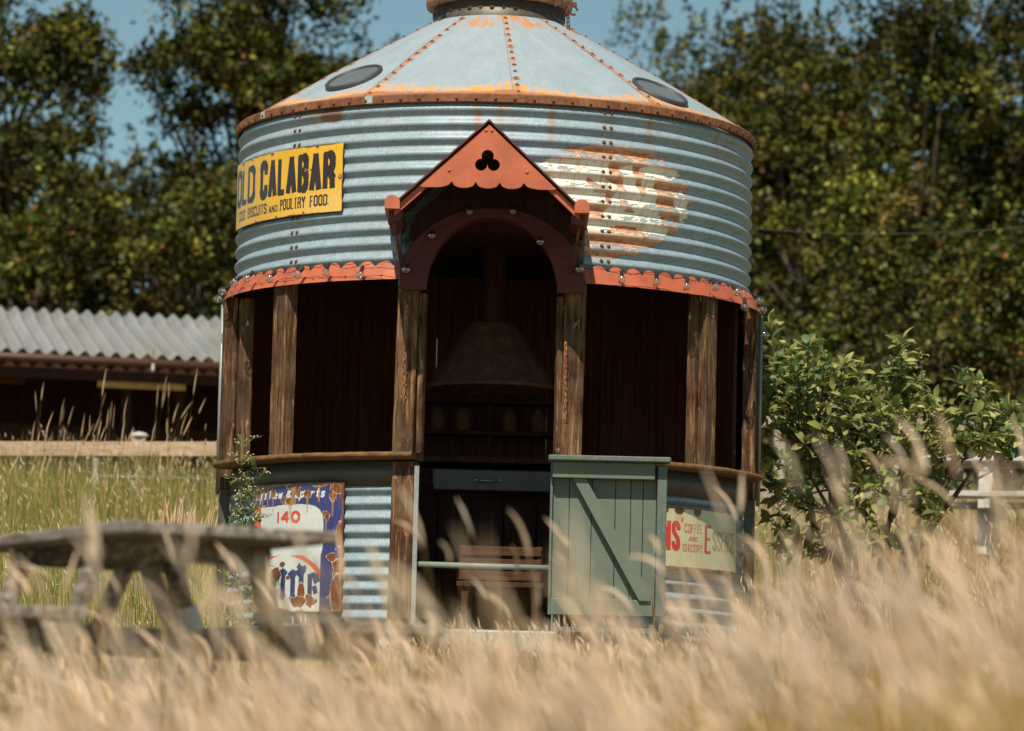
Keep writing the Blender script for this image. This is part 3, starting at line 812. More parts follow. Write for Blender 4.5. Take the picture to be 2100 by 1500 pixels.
# fire hood
ch = empty('chimney_hood', (0, 0, 1.64)); tag(ch, 'tapered brown metal fire hood hanging in the middle of the dark bar interior', 'fire hood')
mb = MB().lathe([(.375, 1.60), (.385, 1.615), (.37, 1.635), (.145, 1.985), (.13, 2.0)], (.01, 0, 0), 12, smooth=False)
mb.build('cone', M['chimney'], ch)
MB().lathe([(.07, 1.99), (.07, 2.46)], (.01, 0, 0), 20).build('flue', M['inner'], ch)
MB().lathe([(.37, 1.598), (.392, 1.598), (.392, 1.622), (.37, 1.622)], (.01, 0, 0), 32).build('rim', M['rustdark'], ch)
# foot rail pipe across the doorway, crate behind
o = MB().tube([(-.385, -1.50, .475), (.38, -1.50, .47)], .017, 12).build('rail_pipe', M['pipe'], None)
tag(o, 'pale grey pipe rail across the lower part of the doorway', 'pipe rail')
cr_ = empty('wooden_crate', (.08, -.9, .4)); tag(cr_, 'reddish slatted crate inside the doorway behind the pipe rail', 'crate')
for z in (.44, .51, .58): MB().box((.09, -1.05, z), (.46, .014, .052), None, .003).build('slat', M['crate'], cr_)
for x in (-.13, .31): MB().box((x, -1.03, .51), (.03, .03, .2), None, .003).build('corner_batten', M['crate'], cr_)
for x in (-.14, .32): MB().box((x, -.86, .51), (.014, .34, .19), None, .003).build('side', M['crate'], cr_)
MB().box((.09, -.87, .415), (.46, .34, .012)).build('bottom', M['crate'], cr_)
o = empty('crate_stool', (.09, -.87, .045)); tag(o, 'low dark stool standing under the reddish crate inside the doorway', 'stool')
MB().box((.09, -.87, .39), (.5, .38, .03), None, .004).build('seat', M['inner'], o)
for sx in (-1, 1):
    for sy in (-1, 1): MB().box((.09+sx*.2, -.87+sy*.15, .21), (.04, .04, .33), None, .003).build('leg', M['inner'], o)
# chains on the two door posts
for (x0, y0, x1, y1, lab) in ((835, 640, 826, 800, 'left'), (1160, 705, 1158, 822, 'right')):
    a = at(x0, y0, -1.585 if lab == 'left' else -1.585); b_ = at(x1, y1, -1.588); mb = MB(); n_ = 13 if lab == 'left' else 10
    pts = [a.lerp(b_, i/n_)+Vector((0, -.008, 0)) for i in range(n_+1)]
    chain_links(mb, pts, wd=.008, th=.0022)
    mb.tube([b_+Vector((0, -.01, 0)), b_+Vector((.001, -.01, -.02)), b_+Vector((.006, -.012, -.04)), b_+Vector((-.006, -.012, -.045)), b_+Vector((-.008, -.01, -.03))], .0025, 6)
    mb.dome(a+Vector((0, .01, .005)), .008, (0, -1, 0), .8)
    o = mb.build('hanging_chain', M['rust']); tag(o, 'rusty chain and hook hanging on the timber post at the %s of the doorway' % lab, 'chain', 'chains on the door posts')

# ---- doorway arch board
mb = MB(); ins = []; outs = []
for i in range(31):
    a = math.pi*i/30; ins.append((-ARX*math.cos(a)+.005, AZC+ARZ*math.sin(a)))
for i in range(31):
    a = math.pi*i/30; outs.append((-.512*math.cos(a)+.005, 2.052+.418*math.sin(a)))
loop = [(ins[0][0], 2.0)]+ins+[(ins[-1][0], 2.0)] 
loop = ins+[(.517, 2.0)]+list(reversed(outs))+[(-.507, 2.0)]
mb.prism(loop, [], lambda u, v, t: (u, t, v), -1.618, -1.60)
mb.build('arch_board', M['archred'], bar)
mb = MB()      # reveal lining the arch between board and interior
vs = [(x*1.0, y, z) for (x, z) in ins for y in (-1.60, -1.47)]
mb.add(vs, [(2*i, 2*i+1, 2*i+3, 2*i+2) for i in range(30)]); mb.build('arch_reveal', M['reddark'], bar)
# filler panels between arch board and drum
mb = MB()
for s in (-1, 1):
    MB().box((s*.512, -1.54, 2.25), (.012, .14, .46), None, .002).build('porch_cheek', M['zincdark'], bar)  # dark zinc puts the canopy's shade into the cheek colour
tym = [(-.47, 2.30), (-.435, 2.267), (-.35, 2.36), (-.22, 2.435), (0, 2.476), (.22, 2.435), (.35, 2.36), (.435, 2.267), (.47, 2.30), (.43, 2.43), (0, 2.80), (-.43, 2.43)]
MB().prism([(x, z-.006) for x, z in tym], [], lambda u, v, t: (u-.02*0, t, v), -1.597, -1.585).build('tympanum_shade_board', M['shedwood'], bar)  # dark board added to deepen the shade under the canopy

# ---- gabled porch canopy
can = empty('porch_canopy'); can.parent = bar
YF = -2.10; PK = 2.872; SL = .93; XH = .505
def gz_(x): return PK-.012-SL*abs(x)
cx0 = -.028
mbg = MB()
left, right = -.375, .375
pts = [(0, gz_(0))]
pts += [(.395, gz_(.395)), (.395, 2.505)]
cusps = [-.3275, -.1965, -.0655+.0, .0655, .1965, .3275]
zl = 2.54; edges = [.395, .262, .131, 0-.0, -.131, -.262, -.395]
cus = [.262-.0655+.0, .0655, -.0655, -.1965]
xs_ = [.395, .1965, .0655, -.0655, -.1965, -.395]
bot = []
for a, b_ in zip(xs_[:-1], xs_[1:]):
    full = abs(a-b_) < .14
    for k in range(11):
        u = k/10
        if full: h = -.034*math.sqrt(max(0, 1-(2*u-1)**2))
        elif a > 0: h = -.034*math.sqrt(max(0, 1-max(0, 2*(u-.5))**2))
        else: h = -.034*math.sqrt(max(0, 1-max(0, 2*(.5-u))**2))
        bot.append((a+(b_-a)*u, zl+h))
pts = [(0, gz_(0)), (.395-.02, gz_(.375))]+[p for p in bot if p[0] < .372 and p[0] > -.372]+[(-.375, gz_(.375))]
# trefoil hole
hc = (-.004+0, 2.655); circ = [(0, .030), (-.034, -.019), (.034, -.019)]; rr_ = .0335; hole = []
for k in range(72):
    a = 2*math.pi*k/72; best = .016
    for (ox, oz) in circ:
        dd = ox*math.cos(a)+oz*math.sin(a); D = dd*dd-(ox*ox+oz*oz-rr_*rr_)
        if D > 0 and dd+math.sqrt(D) > best: best = dd+math.sqrt(D)
    hole.append((hc[0]+best*math.cos(a), hc[1]+best*math.sin(a)))
mbg.prism(pts, [hole], lambda u, v, t: (u+cx0, t, v), YF-.006, YF+.012)
gb = mbg.build('gable_board', M['red'], can)
mb = MB()
for (x, z) in ((-.016, 2.825), (.016, 2.825), (-.212+0, 2.6), (.214, 2.6)): mb.dome((x+cx0, YF-.006, z), .0095, (0, -1, 0), .8)
mb.build('gable_bolts', M['red'], can)
for s in (-1, 1):
    # barge board
    pa = [(s*.02, gz_(.02)), (s*XH, gz_(XH)), (s*XH, gz_(XH)-.045), (s*.02, gz_(.02)-.045)]
    MB().prism(pa, [], lambda u, v, t: (u+cx0, t, v), YF+.0125, YF+.03).build('barge_board', M['red'], can)
    # roof sheet
    a0, a1 = Vector((cx0, 0, PK+.004)), Vector((cx0+s*(XH+.01), 0, PK-SL*(XH+.01)+.004)); nrm = Vector((s*SL, 0, 1)).normalized()
    vs = []
    for yy in (YF-.02, -1.44):
        for p in (a0, a1):
            for h in (0, .012): vs.append(p+nrm*h*0+Vector((0, yy, h)))
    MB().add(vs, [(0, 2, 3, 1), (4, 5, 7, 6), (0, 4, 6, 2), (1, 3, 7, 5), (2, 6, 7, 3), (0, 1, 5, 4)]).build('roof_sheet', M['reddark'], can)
    # eave beam with half-round end
    cxx = cx0+s*(XH+.012); zz_ = 2.402
    pts2 = [(cxx+.041*math.cos(a), zz_+.012+.041*math.sin(a)) for a in [math.pi*i/14 for i in range(15)]]+[(cxx-.041, zz_-.022), (cxx+.041, zz_-.022)]
    MB().prism(pts2, [], lambda u, v, t: (u, t, v), YF-.03, -1.46).build('eave_beam', M['red'], can)
    pts3 = [(cxx-s*.06, zz_-.022), (cxx+s*.02, zz_-.022), (cxx+s*.02, zz_-.085), (cxx-s*.05, zz_-.07)]
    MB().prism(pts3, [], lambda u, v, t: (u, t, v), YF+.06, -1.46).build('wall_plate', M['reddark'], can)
    # stay rod
    mb = MB(); mb.tube([(cxx-s*.0, YF+.05, zz_-.03), (cx0+s*.47, -1.60, 2.10)], .008, 8); mb.build('stay_rod', M['rustdark'], can)
# soffit purlins
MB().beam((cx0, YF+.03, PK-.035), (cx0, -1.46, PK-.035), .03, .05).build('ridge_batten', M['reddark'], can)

# ---- half door, opened flat to the right of the doorway
YG = -1.74
dr = empty('half_door', (.36, -1.62, .2)); dr.parent = bar
gx0, gx1, gz0, gz1 = .368, .985, .205, 1.045
edges = [gx0, .462, .585, .715, .80, .868, .942]
for a, b_ in zip(edges[:-1], edges[1:]):
    MB().box(((a+b_)/2, YG+.012, (gz0+gz1)/2), (b_-a-.003, .022, gz1-gz0), None, .002).build('door_plank', M['green'], dr)
MB().box(((gx0+gx1)/2, YG+.029, (gz0+gz1)/2), (gx1-gx0-.01, .006, gz1-gz0-.01)).build('door_gap_shade', M['shedwood'], dr)  # dark sheet added so the gaps between planks read as shadow
MB().box((gx0-.006, YG-.005, (gz0+gz1)/2), (.014, .045, gz1-gz0), None, .002).build('edge_strip', M['greenedge'], dr)
MB().box(((.942+gx1)/2+.006, YG-.022, (gz0+gz1)/2-.005), (gx1-.942+.01, .085, gz1-gz0-.01), None, .004).build('side_stile', M['greenedge'], dr)
MB().box(((gx0+.93)/2-.003, YG-.052, 1.0), (.93-gx0-.0, .05, .09), None, .003).build('apron_board', M['green'], dr)
MB().box(((gx0+gx1)/2-.0, YG-.055, 1.062), (gx1-gx0+.055, .155, .03), None, .006).build('top_ledge', M['greenedge'], dr)
pb = [(.482, .952), (.552, .952), (.905, .335), (.905, .30), (.842, .30)]
MB().prism([(.478, .955), (.548, .955), (.915, .335), (.915, .29), (.855, .29)], [], lambda u, v, t: (u, t, v), YG-.055, YG-.001).build('diagonal_brace', M['green'], dr)
MB().box(((gx0+.93)/2, YG-.02, .25), (.93-gx0, .035, .09), None, .003).build('bottom_rail', M['green'], dr)
MB().box(((gx0+.93)/2+.02, YG-.0, .125), (.93-gx0, .03, .03), None, .003).build('lower_bar', M['greenedge'], dr)
for x in (gx0+.03, .93): MB().box((x, YG+.01, .11), (.03, .03, .19), None, .003).build('foot', M['greenedge'], dr)

# ---- threshold step
mb = MB().box((.085, -1.80, .045), (.63, .34, .125), None, .012); o = mb.build('concrete_step', M['concrete'])
tag(o, 'low pale concrete step in front of the doorway', 'step')

# ================================================================== SIGNS
def sign(name, t0, t1, z0, z1, R, colf, nu, nv, keep=None, thick=.004, curl=0.0):
    root = empty(name, cyl((t0+t1)/2, R, z0))
    def pos(u, v):
        th = np.radians(t0+(t1-t0)*u); z = z0+(z1-z0)*v; Rr = R+.004*(fbm(u*3, v*2, 51)-.5)+curl*np.clip(np.abs(u-.5)*2-.9, 0, 1)*.03
        return np.stack([Rr*np.sin(th), -Rr*np.cos(th), z], 1)
    L = R*math.radians(t1-t0); H = z1-z0
    def col(u, v): return colf(u*L, v*H, L, H)
    grid_mesh('enamel_face', nu, nv, pos, col, M['enamel'], root, (lambda u, v: keep(u*L, v*H, L, H)) if keep else None)
    nb_ = max(8, int((t1-t0)/2))
    MB().lathe([(R-.012, z0+.002), (R-.004, z0+.002), (R-.004, z1-.002), (R-.012, z1-.002), (R-.012, z0+.002)], (0, 0, 0), nb_, None, t0+.2, t1-.2).build('steel_back', M['rustdark'], root)
    return root
def rust_edges(C, x, y, L, H, amt=.012, seed=0):
    d = np.minimum(np.minimum(x, L-x), np.minimum(y, H-y))
    nn = fbm(x*11, y*11, 61+seed, 4); nn2 = fbm(x*70, y*70, 63+seed, 3)
    k = d < amt*(.2+2.2*np.clip(nn-.35, 0, 1)*1.7)
    halo = d < amt*(.55+2.6*np.clip(nn-.3, 0, 1)*1.7)
    C[halo & ~k] = C[halo & ~k]*.6+A3((.5, .22, .07))*.4
    C[k] = (A3((.16, .055, .025))*(.7+.6*nn2[:, None]))[k]
    return C
def calabar(x, y, L, H):
    C = np.tile(A3((.82, .47, .030)), (len(x), 1)); C *= (.9+.16*fbm(x*6, y*6, 70))[:, None]
    # paler, sun-faded lower right
    k = (np.clip((x/L-.55)*3, 0, 1)*np.clip((.42-y/H)*4, 0, 1)*.5)[:, None]; C = C*(1-k)+A3((.80, .55, .22))*k
    ins = text_fit(x, y, 'OLD', .025*L, .325*L, .325*H, .555*H, .034, .034, .010)
    ins |= text_fit(x, y, 'CALABAR', .385*L, .955*L, .325*H, .565*H, .038, .036, .010)
    t2 = text_fit(x, y, 'DOG', .085*L, .20*L, .10*H, .15*H, .010, .008, .005, .006)
    t2 |= text_fit(x, y, 'BISCUITS', .235*L, .46*L, .10*H, .155*H, .010, .008, .004, .006)
    t2 |= text_fit(x, y, 'AND', .48*L, .56*L, .10*H, .10*H, .008, .006, .004, .006)
    t2 |= text_fit(x, y, 'POULTRY', .58*L, .77*L, .10*H, .165*H, .010, .008, .004, .007)
    t2 |= text_fit(x, y, 'FOOD.', .80*L, .925*L, .10*H, .165*H, .010, .008, .004, .007)
    ink = A3((.028, .018, .016)); wear = fbm(x*40, y*14, 72)
    C[ins | t2] = ink*(.8+.9*wear[ins | t2][:, None])
    C = rust_edges(C, x, y, L, H, .0055, 1)
    for (sx, sy, r) in ((.84*L, .985*H, .018), (.76*L, .02*H, .012), (.5*L, .985*H, .02), (.28*L, .97*H, .014), (.14*L, .96*H, .018), (.985*L, .5*H, .02), (.55*L, .012*H, .014), (.35*L, .05*H, .007), (.765*L, .65*H, .010), (.80*L, .645*H, .009), (.78*L, .648*H, .006)):
        dd = np.hypot((x-sx), (y-sy)*1.0)*(1+.8*(fbm(x*50, y*50, 75)-.5)); C[dd < r*.9] = A3((.50, .24, .08)); C[dd < r*.6] = A3((.14, .05, .03))
    return C
s1 = sign('enamel_sign', -77.5, -33.2, 2.475, 2.868, RD+AMP+.014, calabar, 760, 280)
tag(s1, 'yellow enamel sign reading OLD CALABAR high on the left of the round bin', 'sign')
mb = MB()
for (u, v) in ((.985, .50), (.50, .99), (.35, .03)):
    p = cyl(-77.5+44.3*u, RD+AMP+.015, 2.475+.393*v); mb.dome(p, .009, (p.x, p.y, 0), .8)
mb.build('screw', M['galvgrey'], s1)

def people(x, y, L, H):
    white = A3((.66, .70, .70)); blue = A3((.045, .05, .19)); red = A3((.62, .06, .03)); org = A3((.78, .13, .045)); rs = A3((.20, .065, .026))
    C = np.tile(blue, (len(x), 1))
    C *= (.85+.3*fbm(x*12, y*12, 80))[:, None]
    # white panel with 140
    pw = (((x-.50*L)/(.32*L))**4+((y-.60*H)/(.235*H))**4 < 1) | ((x > .10*L) & (x < .5*L) & (y > .46*H) & (y < .825*H))
    C[pw] = white
    C[(x > .02*L) & (x < .105*L) & (y > .44*H) & (y < .83*H)] = org
    top = text_fit(x, y, 'day\'s', .0*L, .17*L, .885*H, .075*H, .0085, .007, .005, 0, .25)
    top |= text_fit(x, y, 'New', .21*L, .375*L, .885*H, .07*H, .0085, .007, .006, 0, .25)
    top |= text_fit(x, y, '&', .42*L, .48*L, .89*H, .055*H, .0085, .007, .006, 0, .2)
    top |= text_fit(x, y, 'Sports', .52*L, .82*L, .885*H, .075*H, .009, .007, .006, 0, .25)
    C[top] = A3((.72, .75, .75))
    C[text_fit(x, y, '140', .32*L, .585*L, .69*H, .095*H, .016, .015, .014)] = red
    # lower panel: white disc with a red arc and black-letter writing
    d = np.hypot((x-.42*L)/(.43*L), (y-.10*H)/(.345*H))
    low = (y < .44*H); C[low & (d > 1.09) & (x < .80*L)] = white; C[low & (d < 1.0)] = white
    C[low & (d > .985) & (d < 1.085) & (x < .80*L)] = org
    C[low & (x > .80*L)] = blue
    bl = np.zeros(len(x), bool)
    def S(x0, y0, x1, y1, t):
        nonlocal bl; x0 -= .06; x1 -= .06; bl |= seg_mask(x/L, y/H*H/L, (x0, y0*H/L), (x1, y1*H/L), t, t, .1)
    for bx, y1, y0 in ((.36, .315, .13), (.475, .32, .13), (.585, .31, .12), (.675, .33, .13)):
        S(bx, y0, bx, y1-.02, .052); S(bx-.045, y1-.035, bx+.005, y1, .035); S(bx, y1, bx+.03, y1-.03, .035); S(bx-.02, y0+.005, bx+.02, y0-.015, .04)
    S(.675, .33, .64, .36, .03); S(.675, .33, .72, .345, .028)
    S(.765, .10, .765, .265, .046); S(.745, .27, .81, .29, .03); S(.81, .285, .835, .23, .045); S(.80, .165, .83, .175, .05); S(.765, .1, .80, .065, .03); S(.80, .065, .835, .09, .02)
    bl &= low; C[bl] = A3((.05, .06, .16))*(.8+.6*fbm(x*30, y*30, 81))[bl][:, None]
    # hatching at the curl, then rust blooms with drips
    for (sx, sy, rx, ry) in ((.05, .95, .05, .05), (.12, .97, .035, .03), (.20, .975, .05, .025), (.265, .93, .03, .03), (.40, .87, .045, .03), (.47, .865, .05, .03), (.50, .975, .07, .025), (.555, .95, .022, .055), (.655, .915, .035, .028), (.78, .98, .06, .012), (.845, .75, .028, .028), (.85, .725, .018, .03), (.90, .93, .03, .08), (.95, .96, .05, .05),
                             (.33, .29, .05, .06), (.27, .2, .06, .07), (.62, .16, .04, .06), (.70, .09, .05, .05), (.6, .08, .08, .04), (.47, .265, .018, .012), (.97, .3, .055, .12), (.96, .12, .06, .16), (.97, .6, .03, .1), (.4, .37, .03, .02), (.9, .42, .04, .03), (.08, .3, .09, .12), (.12, .12, .1, .1)):
        q1 = np.hypot((x/L-sx)/rx, (y/H-sy)/ry)*(1+1.0*(fbm(x*26, y*26, 83)-.5))
        C[(q1 < 1.09)] = A3((.62, .55, .44)); C[q1 < 1.0] = (rs*(.6+.8*fbm(x*60, y*60, 85))[:, None])[q1 < 1.0]
        dr_ = (np.abs(x/L-sx) < rx*.35*(1+.5*(fbm(x*60, y*4, 86)-.5))) & (y/H < sy) & (y/H > sy-ry-.12) & (y > .46*H)
        k = np.clip((fbm(x*90, y*3, 87)-.42)*4, 0, .6)[:, None]*dr_[:, None]; C = C*(1-k)+A3((.55, .26, .08))*k
    C = rust_edges(C, x, y, L, H, .012, 5)
    C *= (.86+.2*fbm(x*10, y*10, 88))[:, None]
    return C
s2 = sign('enamel_sign', -58.5, -30.6, .205, .935, 1.566, people, 270, 260)
tag(s2, 'rust-eaten blue and white enamel sign with a red 140 behind the picnic table', 'sign')
def coffee(x, y, L, H):
    C = np.tile(A3((.66, .64, .42)), (len(x), 1)); C *= (.9+.18*fbm(x*7, y*7, 90))[:, None]
    redc = A3((.70, .045, .03)); dk = A3((.22, .03, .02))
    big = text_fit(x, y, "LYONS", .015*L, .372*L, .30*H, .44*H, .026, .010, .009, .008)
    ol = text_fit(x+.003, y-.003, "LYONS", .015*L, .372*L, .30*H, .44*H, .029, .013, .009, .010)
    C[ol] = dk; C[big] = redc
    C[text_fit(x, y, "'", .372*L, .40*L, .60*H, .22*H, .014, .014, 0)] = redc
    t2 = text_fit(x, y, 'COFFEE', .405*L, .565*L, .585*H, .145*H, .007, .005, .005, .004)
    t2 |= text_fit(x, y, 'AND', .445*L, .525*L, .46*H, .075*H, .006, .005, .004, .004)
    t2 |= text_fit(x, y, 'CHICORY', .395*L, .57*L, .285*H, .125*H, .0065, .005, .004, .003)
    C[t2] = A3((.55, .10, .06))
    C[text_fit(x, y, 'E', .59*L, .66*L, .28*H, .46*H, .024, .018, 0)] = A3((.55, .10, .05))
    C[text_fit(x, y, 'SSENCE', .675*L, .965*L, .34*H, .32*H, .012, .010, .008, .006)] = A3((.42, .24, .15))
    # rust strip along the top with three drips, strip along the bottom
    nn = fbm(x*30, y*30, 91)
    C[y > H*(.945+.03*nn)] = A3((.13, .035, .02)); C[y < H*(.03+.03*nn)] = A3((.13, .05, .03))
    for sx in (.24, .36, .52):
        k = (np.exp(-((x/L-sx)/.035)**2)*np.clip((y/H-.62)/.3, 0, 1)*.7)[:, None]; C = C*(1-k)+A3((.58, .33, .12))*k
        q1 = np.hypot((x/L-sx)/.035, (y/H-.94)/.07)*(1+.6*(nn-.5)); C[q1 < 1] = A3((.11, .03, .02))
    return rust_edges(C, x, y, L, H, .007, 9)
s3 = sign('enamel_sign', 31, 68.5, .497, .858, 1.566, coffee, 360, 150)
tag(s3, 'pale green enamel coffee and chicory sign right of the green half door', 'sign')

# ================================================================== FESTOON LIGHTS
fes = empty('festoon_lights', (0, -1.66, 2.12)); tag(fes, 'string of clear festoon bulbs looped along the red scalloped skirt and porch', 'string lights')
def bulb(p, d):
    d = Vector(d).normalized(); p = Vector(p)
    b_ = MB().sphere(p, .0255, 12, d).build('bulb', M['glass'], fes)
    mb = MB(); mb.lathe([(.0001, .058), (.005, .058), (.010, .053), (.0115, .045), (.0115, .026), (.010, .020), (.0001, .019)], p, 10, -d)
    mb.build('socket', M['black'], b_)
    MB().lathe([(.004, .018), (.005, .0), (.0015, -.008)], p, 6, -d).build('filament', M['brass'], b_)
    return p-d*.05
left_b = [(447, 613, -.8), (456, 598, -.75), (480, 580, -.6), (507, 571, -.5), (553, 571, -.5), (610, 563, -.5), (669, 559, -.2), (739, 564, -.25)]
right_b = [(1275, 573, 0), (1347, 578, .1), (1409, 587, 0), (1467, 589, .35), (1512, 599, .5), (1527, 630, 0), (1557, 617, .5), (1564, 636, .1), (1568, 688, 0)]
def place(lst):
    tips = []
    for (px, py, sl) in lst:
        Rb = 1.665
        if px < 470 or px > 1550:
            p = at(px, py, -.45 if px not in (447, 1564, 1568) else -.2)
        else:
            th, z = on_cyl(px, py, Rb); p = cyl(th, Rb, z)
        dirv = Vector((sl, -.25, -1.0)) if abs(sl) < .45 else Vector((sl*1.6, -.3, -1))
        tips.append(bulb(p, dirv))
    return tips
def cable(pts, sag=.02, r=.0016, wob=.005):
    mb = MB(); out = []
    for a, b_ in zip(pts[:-1], pts[1:]):
        a, b_ = Vector(a), Vector(b_)
        for k in range(8):
            u = k/8; p = a.lerp(b_, u); p.z -= sag*4*u*(1-u); p.z += wob*math.sin(u*9+a.x*20)
            if abs(p.x) < 1.58: 
                R = math.hypot(p.x, p.y)
                if R < 1.63: p.x *= 1.63/R; p.y *= 1.63/R
            out.append(p)
    out.append(Vector(pts[-1])); mb.tube(out, r, 5); mb.build('cable', M['black'], fes)
tl = place(left_b); tr = place(right_b)
porch = []
for (px, py, Yb) in ((833, 553, -1.66), (886, 483, -1.66), (963, 434, -1.66), (1052, 433, -1.66), (1108, 496, -1.66), (1188, 552, -1.66)):
    porch.append(bulb(at(px, py, Yb), (0, -.8, -.5)))
cable(tl+porch+tr, .012)
cable([tl[4]+Vector((0, -.005, .02)), tl[5]+Vector((0, -.005, .014)), tl[6]+Vector((0, -.005, -.01)), tl[7]+Vector((0, 0, .012)), porch[0]+Vector((0, 0, .02))], -.006)
cable([porch[-1]+Vector((0, 0, .02)), tr[0]+Vector((0, -.005, -.015)), tr[1]+Vector((0, -.004, .01)), tr[2]+Vector((0, -.004, -.01)), tr[3]+Vector((0, -.004, -.02))], .005)

# ================================================================== PICNIC TABLE (near, left)
def picnic_table(label, cx, cy, base, yaw, L=1.8, mat=None, foot=None, tilt=(0, 0), group=None):
    mat = mat or M['tablewood']
    root = empty('picnic_table', (0, 0, 0)); tag(root, label, 'picnic table', group)
    rr = random.Random(3)
    for k in range(5):
        y = -.30+.15*k
        MB().box((rr.uniform(-.015, .015), y, .725), (L, .138, .04), None, .006).build('tabletop_plank', mat, root)
    for s in (-1, 1):
        for k in range(2): MB().box((rr.uniform(-.01, .01), s*(.62+.075*(2*k-1)), .435), (L, .138, .04), None, .006).build('bench_plank', mat, root)
    for x in (-.44, .44):
        MB().box((x, 0, .675), (.045, .66, .07), None, .004).build('top_bearer', mat, root)
        MB().box((x+.046, 0, .375), (.045, 1.5, .085), None, .004).build('seat_bearer', mat, root)
        for s in (-1, 1):
            lg = MB().beam((x, s*.27, .70), (x, s*.50, 0.0), .045, .10, Vector((1, 0, 0))).build('leg', mat, root)
            if foot and x > 0 and s < 0: MB().beam((x-.004, s*.335, .52), (x-.004, s*.495, .02), .058, .125, Vector((1, 0, 0))).build('sunlit_foot', foot, lg)  # pale sleeve over the part of the leg that catches the sun
    MB().beam((-.45, 0, .40), (-.05, 0, .69), .04, .07).build('cross_brace', mat, root)
    MB().beam((.45, 0, .40), (.05, 0, .69), .04, .07).build('cross_brace', mat, root)
    root.matrix_basis = Matrix.Translation((cx, cy, base)) @ Matrix.Rotation(tilt[0], 4, 'X') @ Matrix.Rotation(tilt[1], 4, 'Y') @ Matrix.Rotation(R_(yaw), 4, 'Z')
    return root
sunlit_white = mat_paint('sunlit_foot_white', (.85, .88, .88), (.3, .27, .22), .7, .1, 8)  # white tone stands in for sunlight on the far leg
nend = at(473, 1076, -10.0); ya = R_(114)
picnic_table('weathered grey picnic table in the tall grass at the left, before the bin', nend.x+.98*math.cos(ya), -10+.98*math.sin(ya), nend.z-.745, 114, 1.96, M['tablewood'], sunlit_white, (0, R_(.6)))
pt2 = at(2150, 945, 5.5)
picnic_table('pale picnic table in the field at the far right behind the shrub', pt2.x, 5.5, pt2.z-.74, -12, 1.9, M['palewood'])

# ================================================================== SHED
shed = empty('open_shed', (-4, 14, 1.5)); tag(shed, 'low open-fronted wooden shed with a grey corrugated roof beyond the fence', 'shed')
S0 = at(440, 738, 13.8); u_ = Vector((-1, -.22, 0)).normalized(); bk_ = Vector((-.22, 1, 0)).normalized()
ze = S0.z
S0 = S0 - u_*3.0          # the roof runs on behind the bin
Ls = 9.5; run = 2.9; rise = 2.9*math.tan(R_(13.5))
nu, nv = 1300, 12
def shedpos(u, v):
    d = u*Ls; h = .028*np.sin(2*np.pi*d/.151); o = v*run
    lap = np.where(v > .80, .03, 0)
    return np.stack([S0.x+u_.x*d+bk_.x*o, S0.y+u_.y*d+bk_.y*o, ze+rise*v+h+lap], 1)
def shedcol(u, v):
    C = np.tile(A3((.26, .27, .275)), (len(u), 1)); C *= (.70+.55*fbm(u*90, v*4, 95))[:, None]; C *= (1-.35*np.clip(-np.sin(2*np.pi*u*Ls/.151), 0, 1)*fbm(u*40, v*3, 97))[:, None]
    k = (np.clip(fbm(u*160, v*1.5, 96)-.5, 0, 1)*1.4)[:, None]; C = C*(1-k)+A3((.28, .24, .2))*k
    # capping piece at the ridge is slightly different
    C[v > .82] *= .92
    return C
grid_mesh('roof', nu, 26, shedpos, shedcol, M['mural'], shed)
def shp(d, o, z): return Vector((S0.x+u_.x*d+bk_.x*o, S0.y+u_.y*d+bk_.y*o, z))
def shbox(name, d0, d1, o, z, th, hh, mat, parent=shed):
    mb = MB(); mb.beam(shp(d0, o, z), shp(d1, o, z), th, hh, Vector((0, 0, 1)), .004); 
    # beam(width across 'up x axis', height along up)
    return mb.build(name, mat, parent)
mb = MB(); mb.tube([shp(-.05, -.03, ze-.075), shp(Ls+.05, -.03, ze-.055)], .045, 10); mb.build('gutter', mat_paint('brown_gutter', (.07, .026, .018), (.1, .05, .04), .5, .2), shed)
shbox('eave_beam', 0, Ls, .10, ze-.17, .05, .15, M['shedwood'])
mb = MB()
gnd = gz(-4, 14)
for k in range(int(Ls/.15)):
    a = shp(k*.15, 2.2, 0); mb.box((a.x, a.y+.012*(k%2), (gnd+ze)/2), (.165, .02, ze-gnd+.3), Matrix.Rotation(math.atan2(.22, 1), 3, 'Z'), .003)
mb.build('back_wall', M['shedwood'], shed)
for d in (.1, Ls-.05):
    mb = MB()
    for k in range(15):
        a = shp(d, .1+k*.145, 0); mb.box((a.x, a.y, (gnd+ze)/2), (.025, .14, ze-gnd+.2), Matrix.Rotation(math.atan2(.22, 1), 3, 'Z'), .003)
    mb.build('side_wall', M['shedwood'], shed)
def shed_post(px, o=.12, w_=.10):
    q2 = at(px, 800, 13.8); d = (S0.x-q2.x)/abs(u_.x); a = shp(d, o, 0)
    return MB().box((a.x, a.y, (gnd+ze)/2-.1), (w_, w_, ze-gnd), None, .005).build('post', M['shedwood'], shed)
for px in (395, 285, -60): shed_post(px, .9, .09)
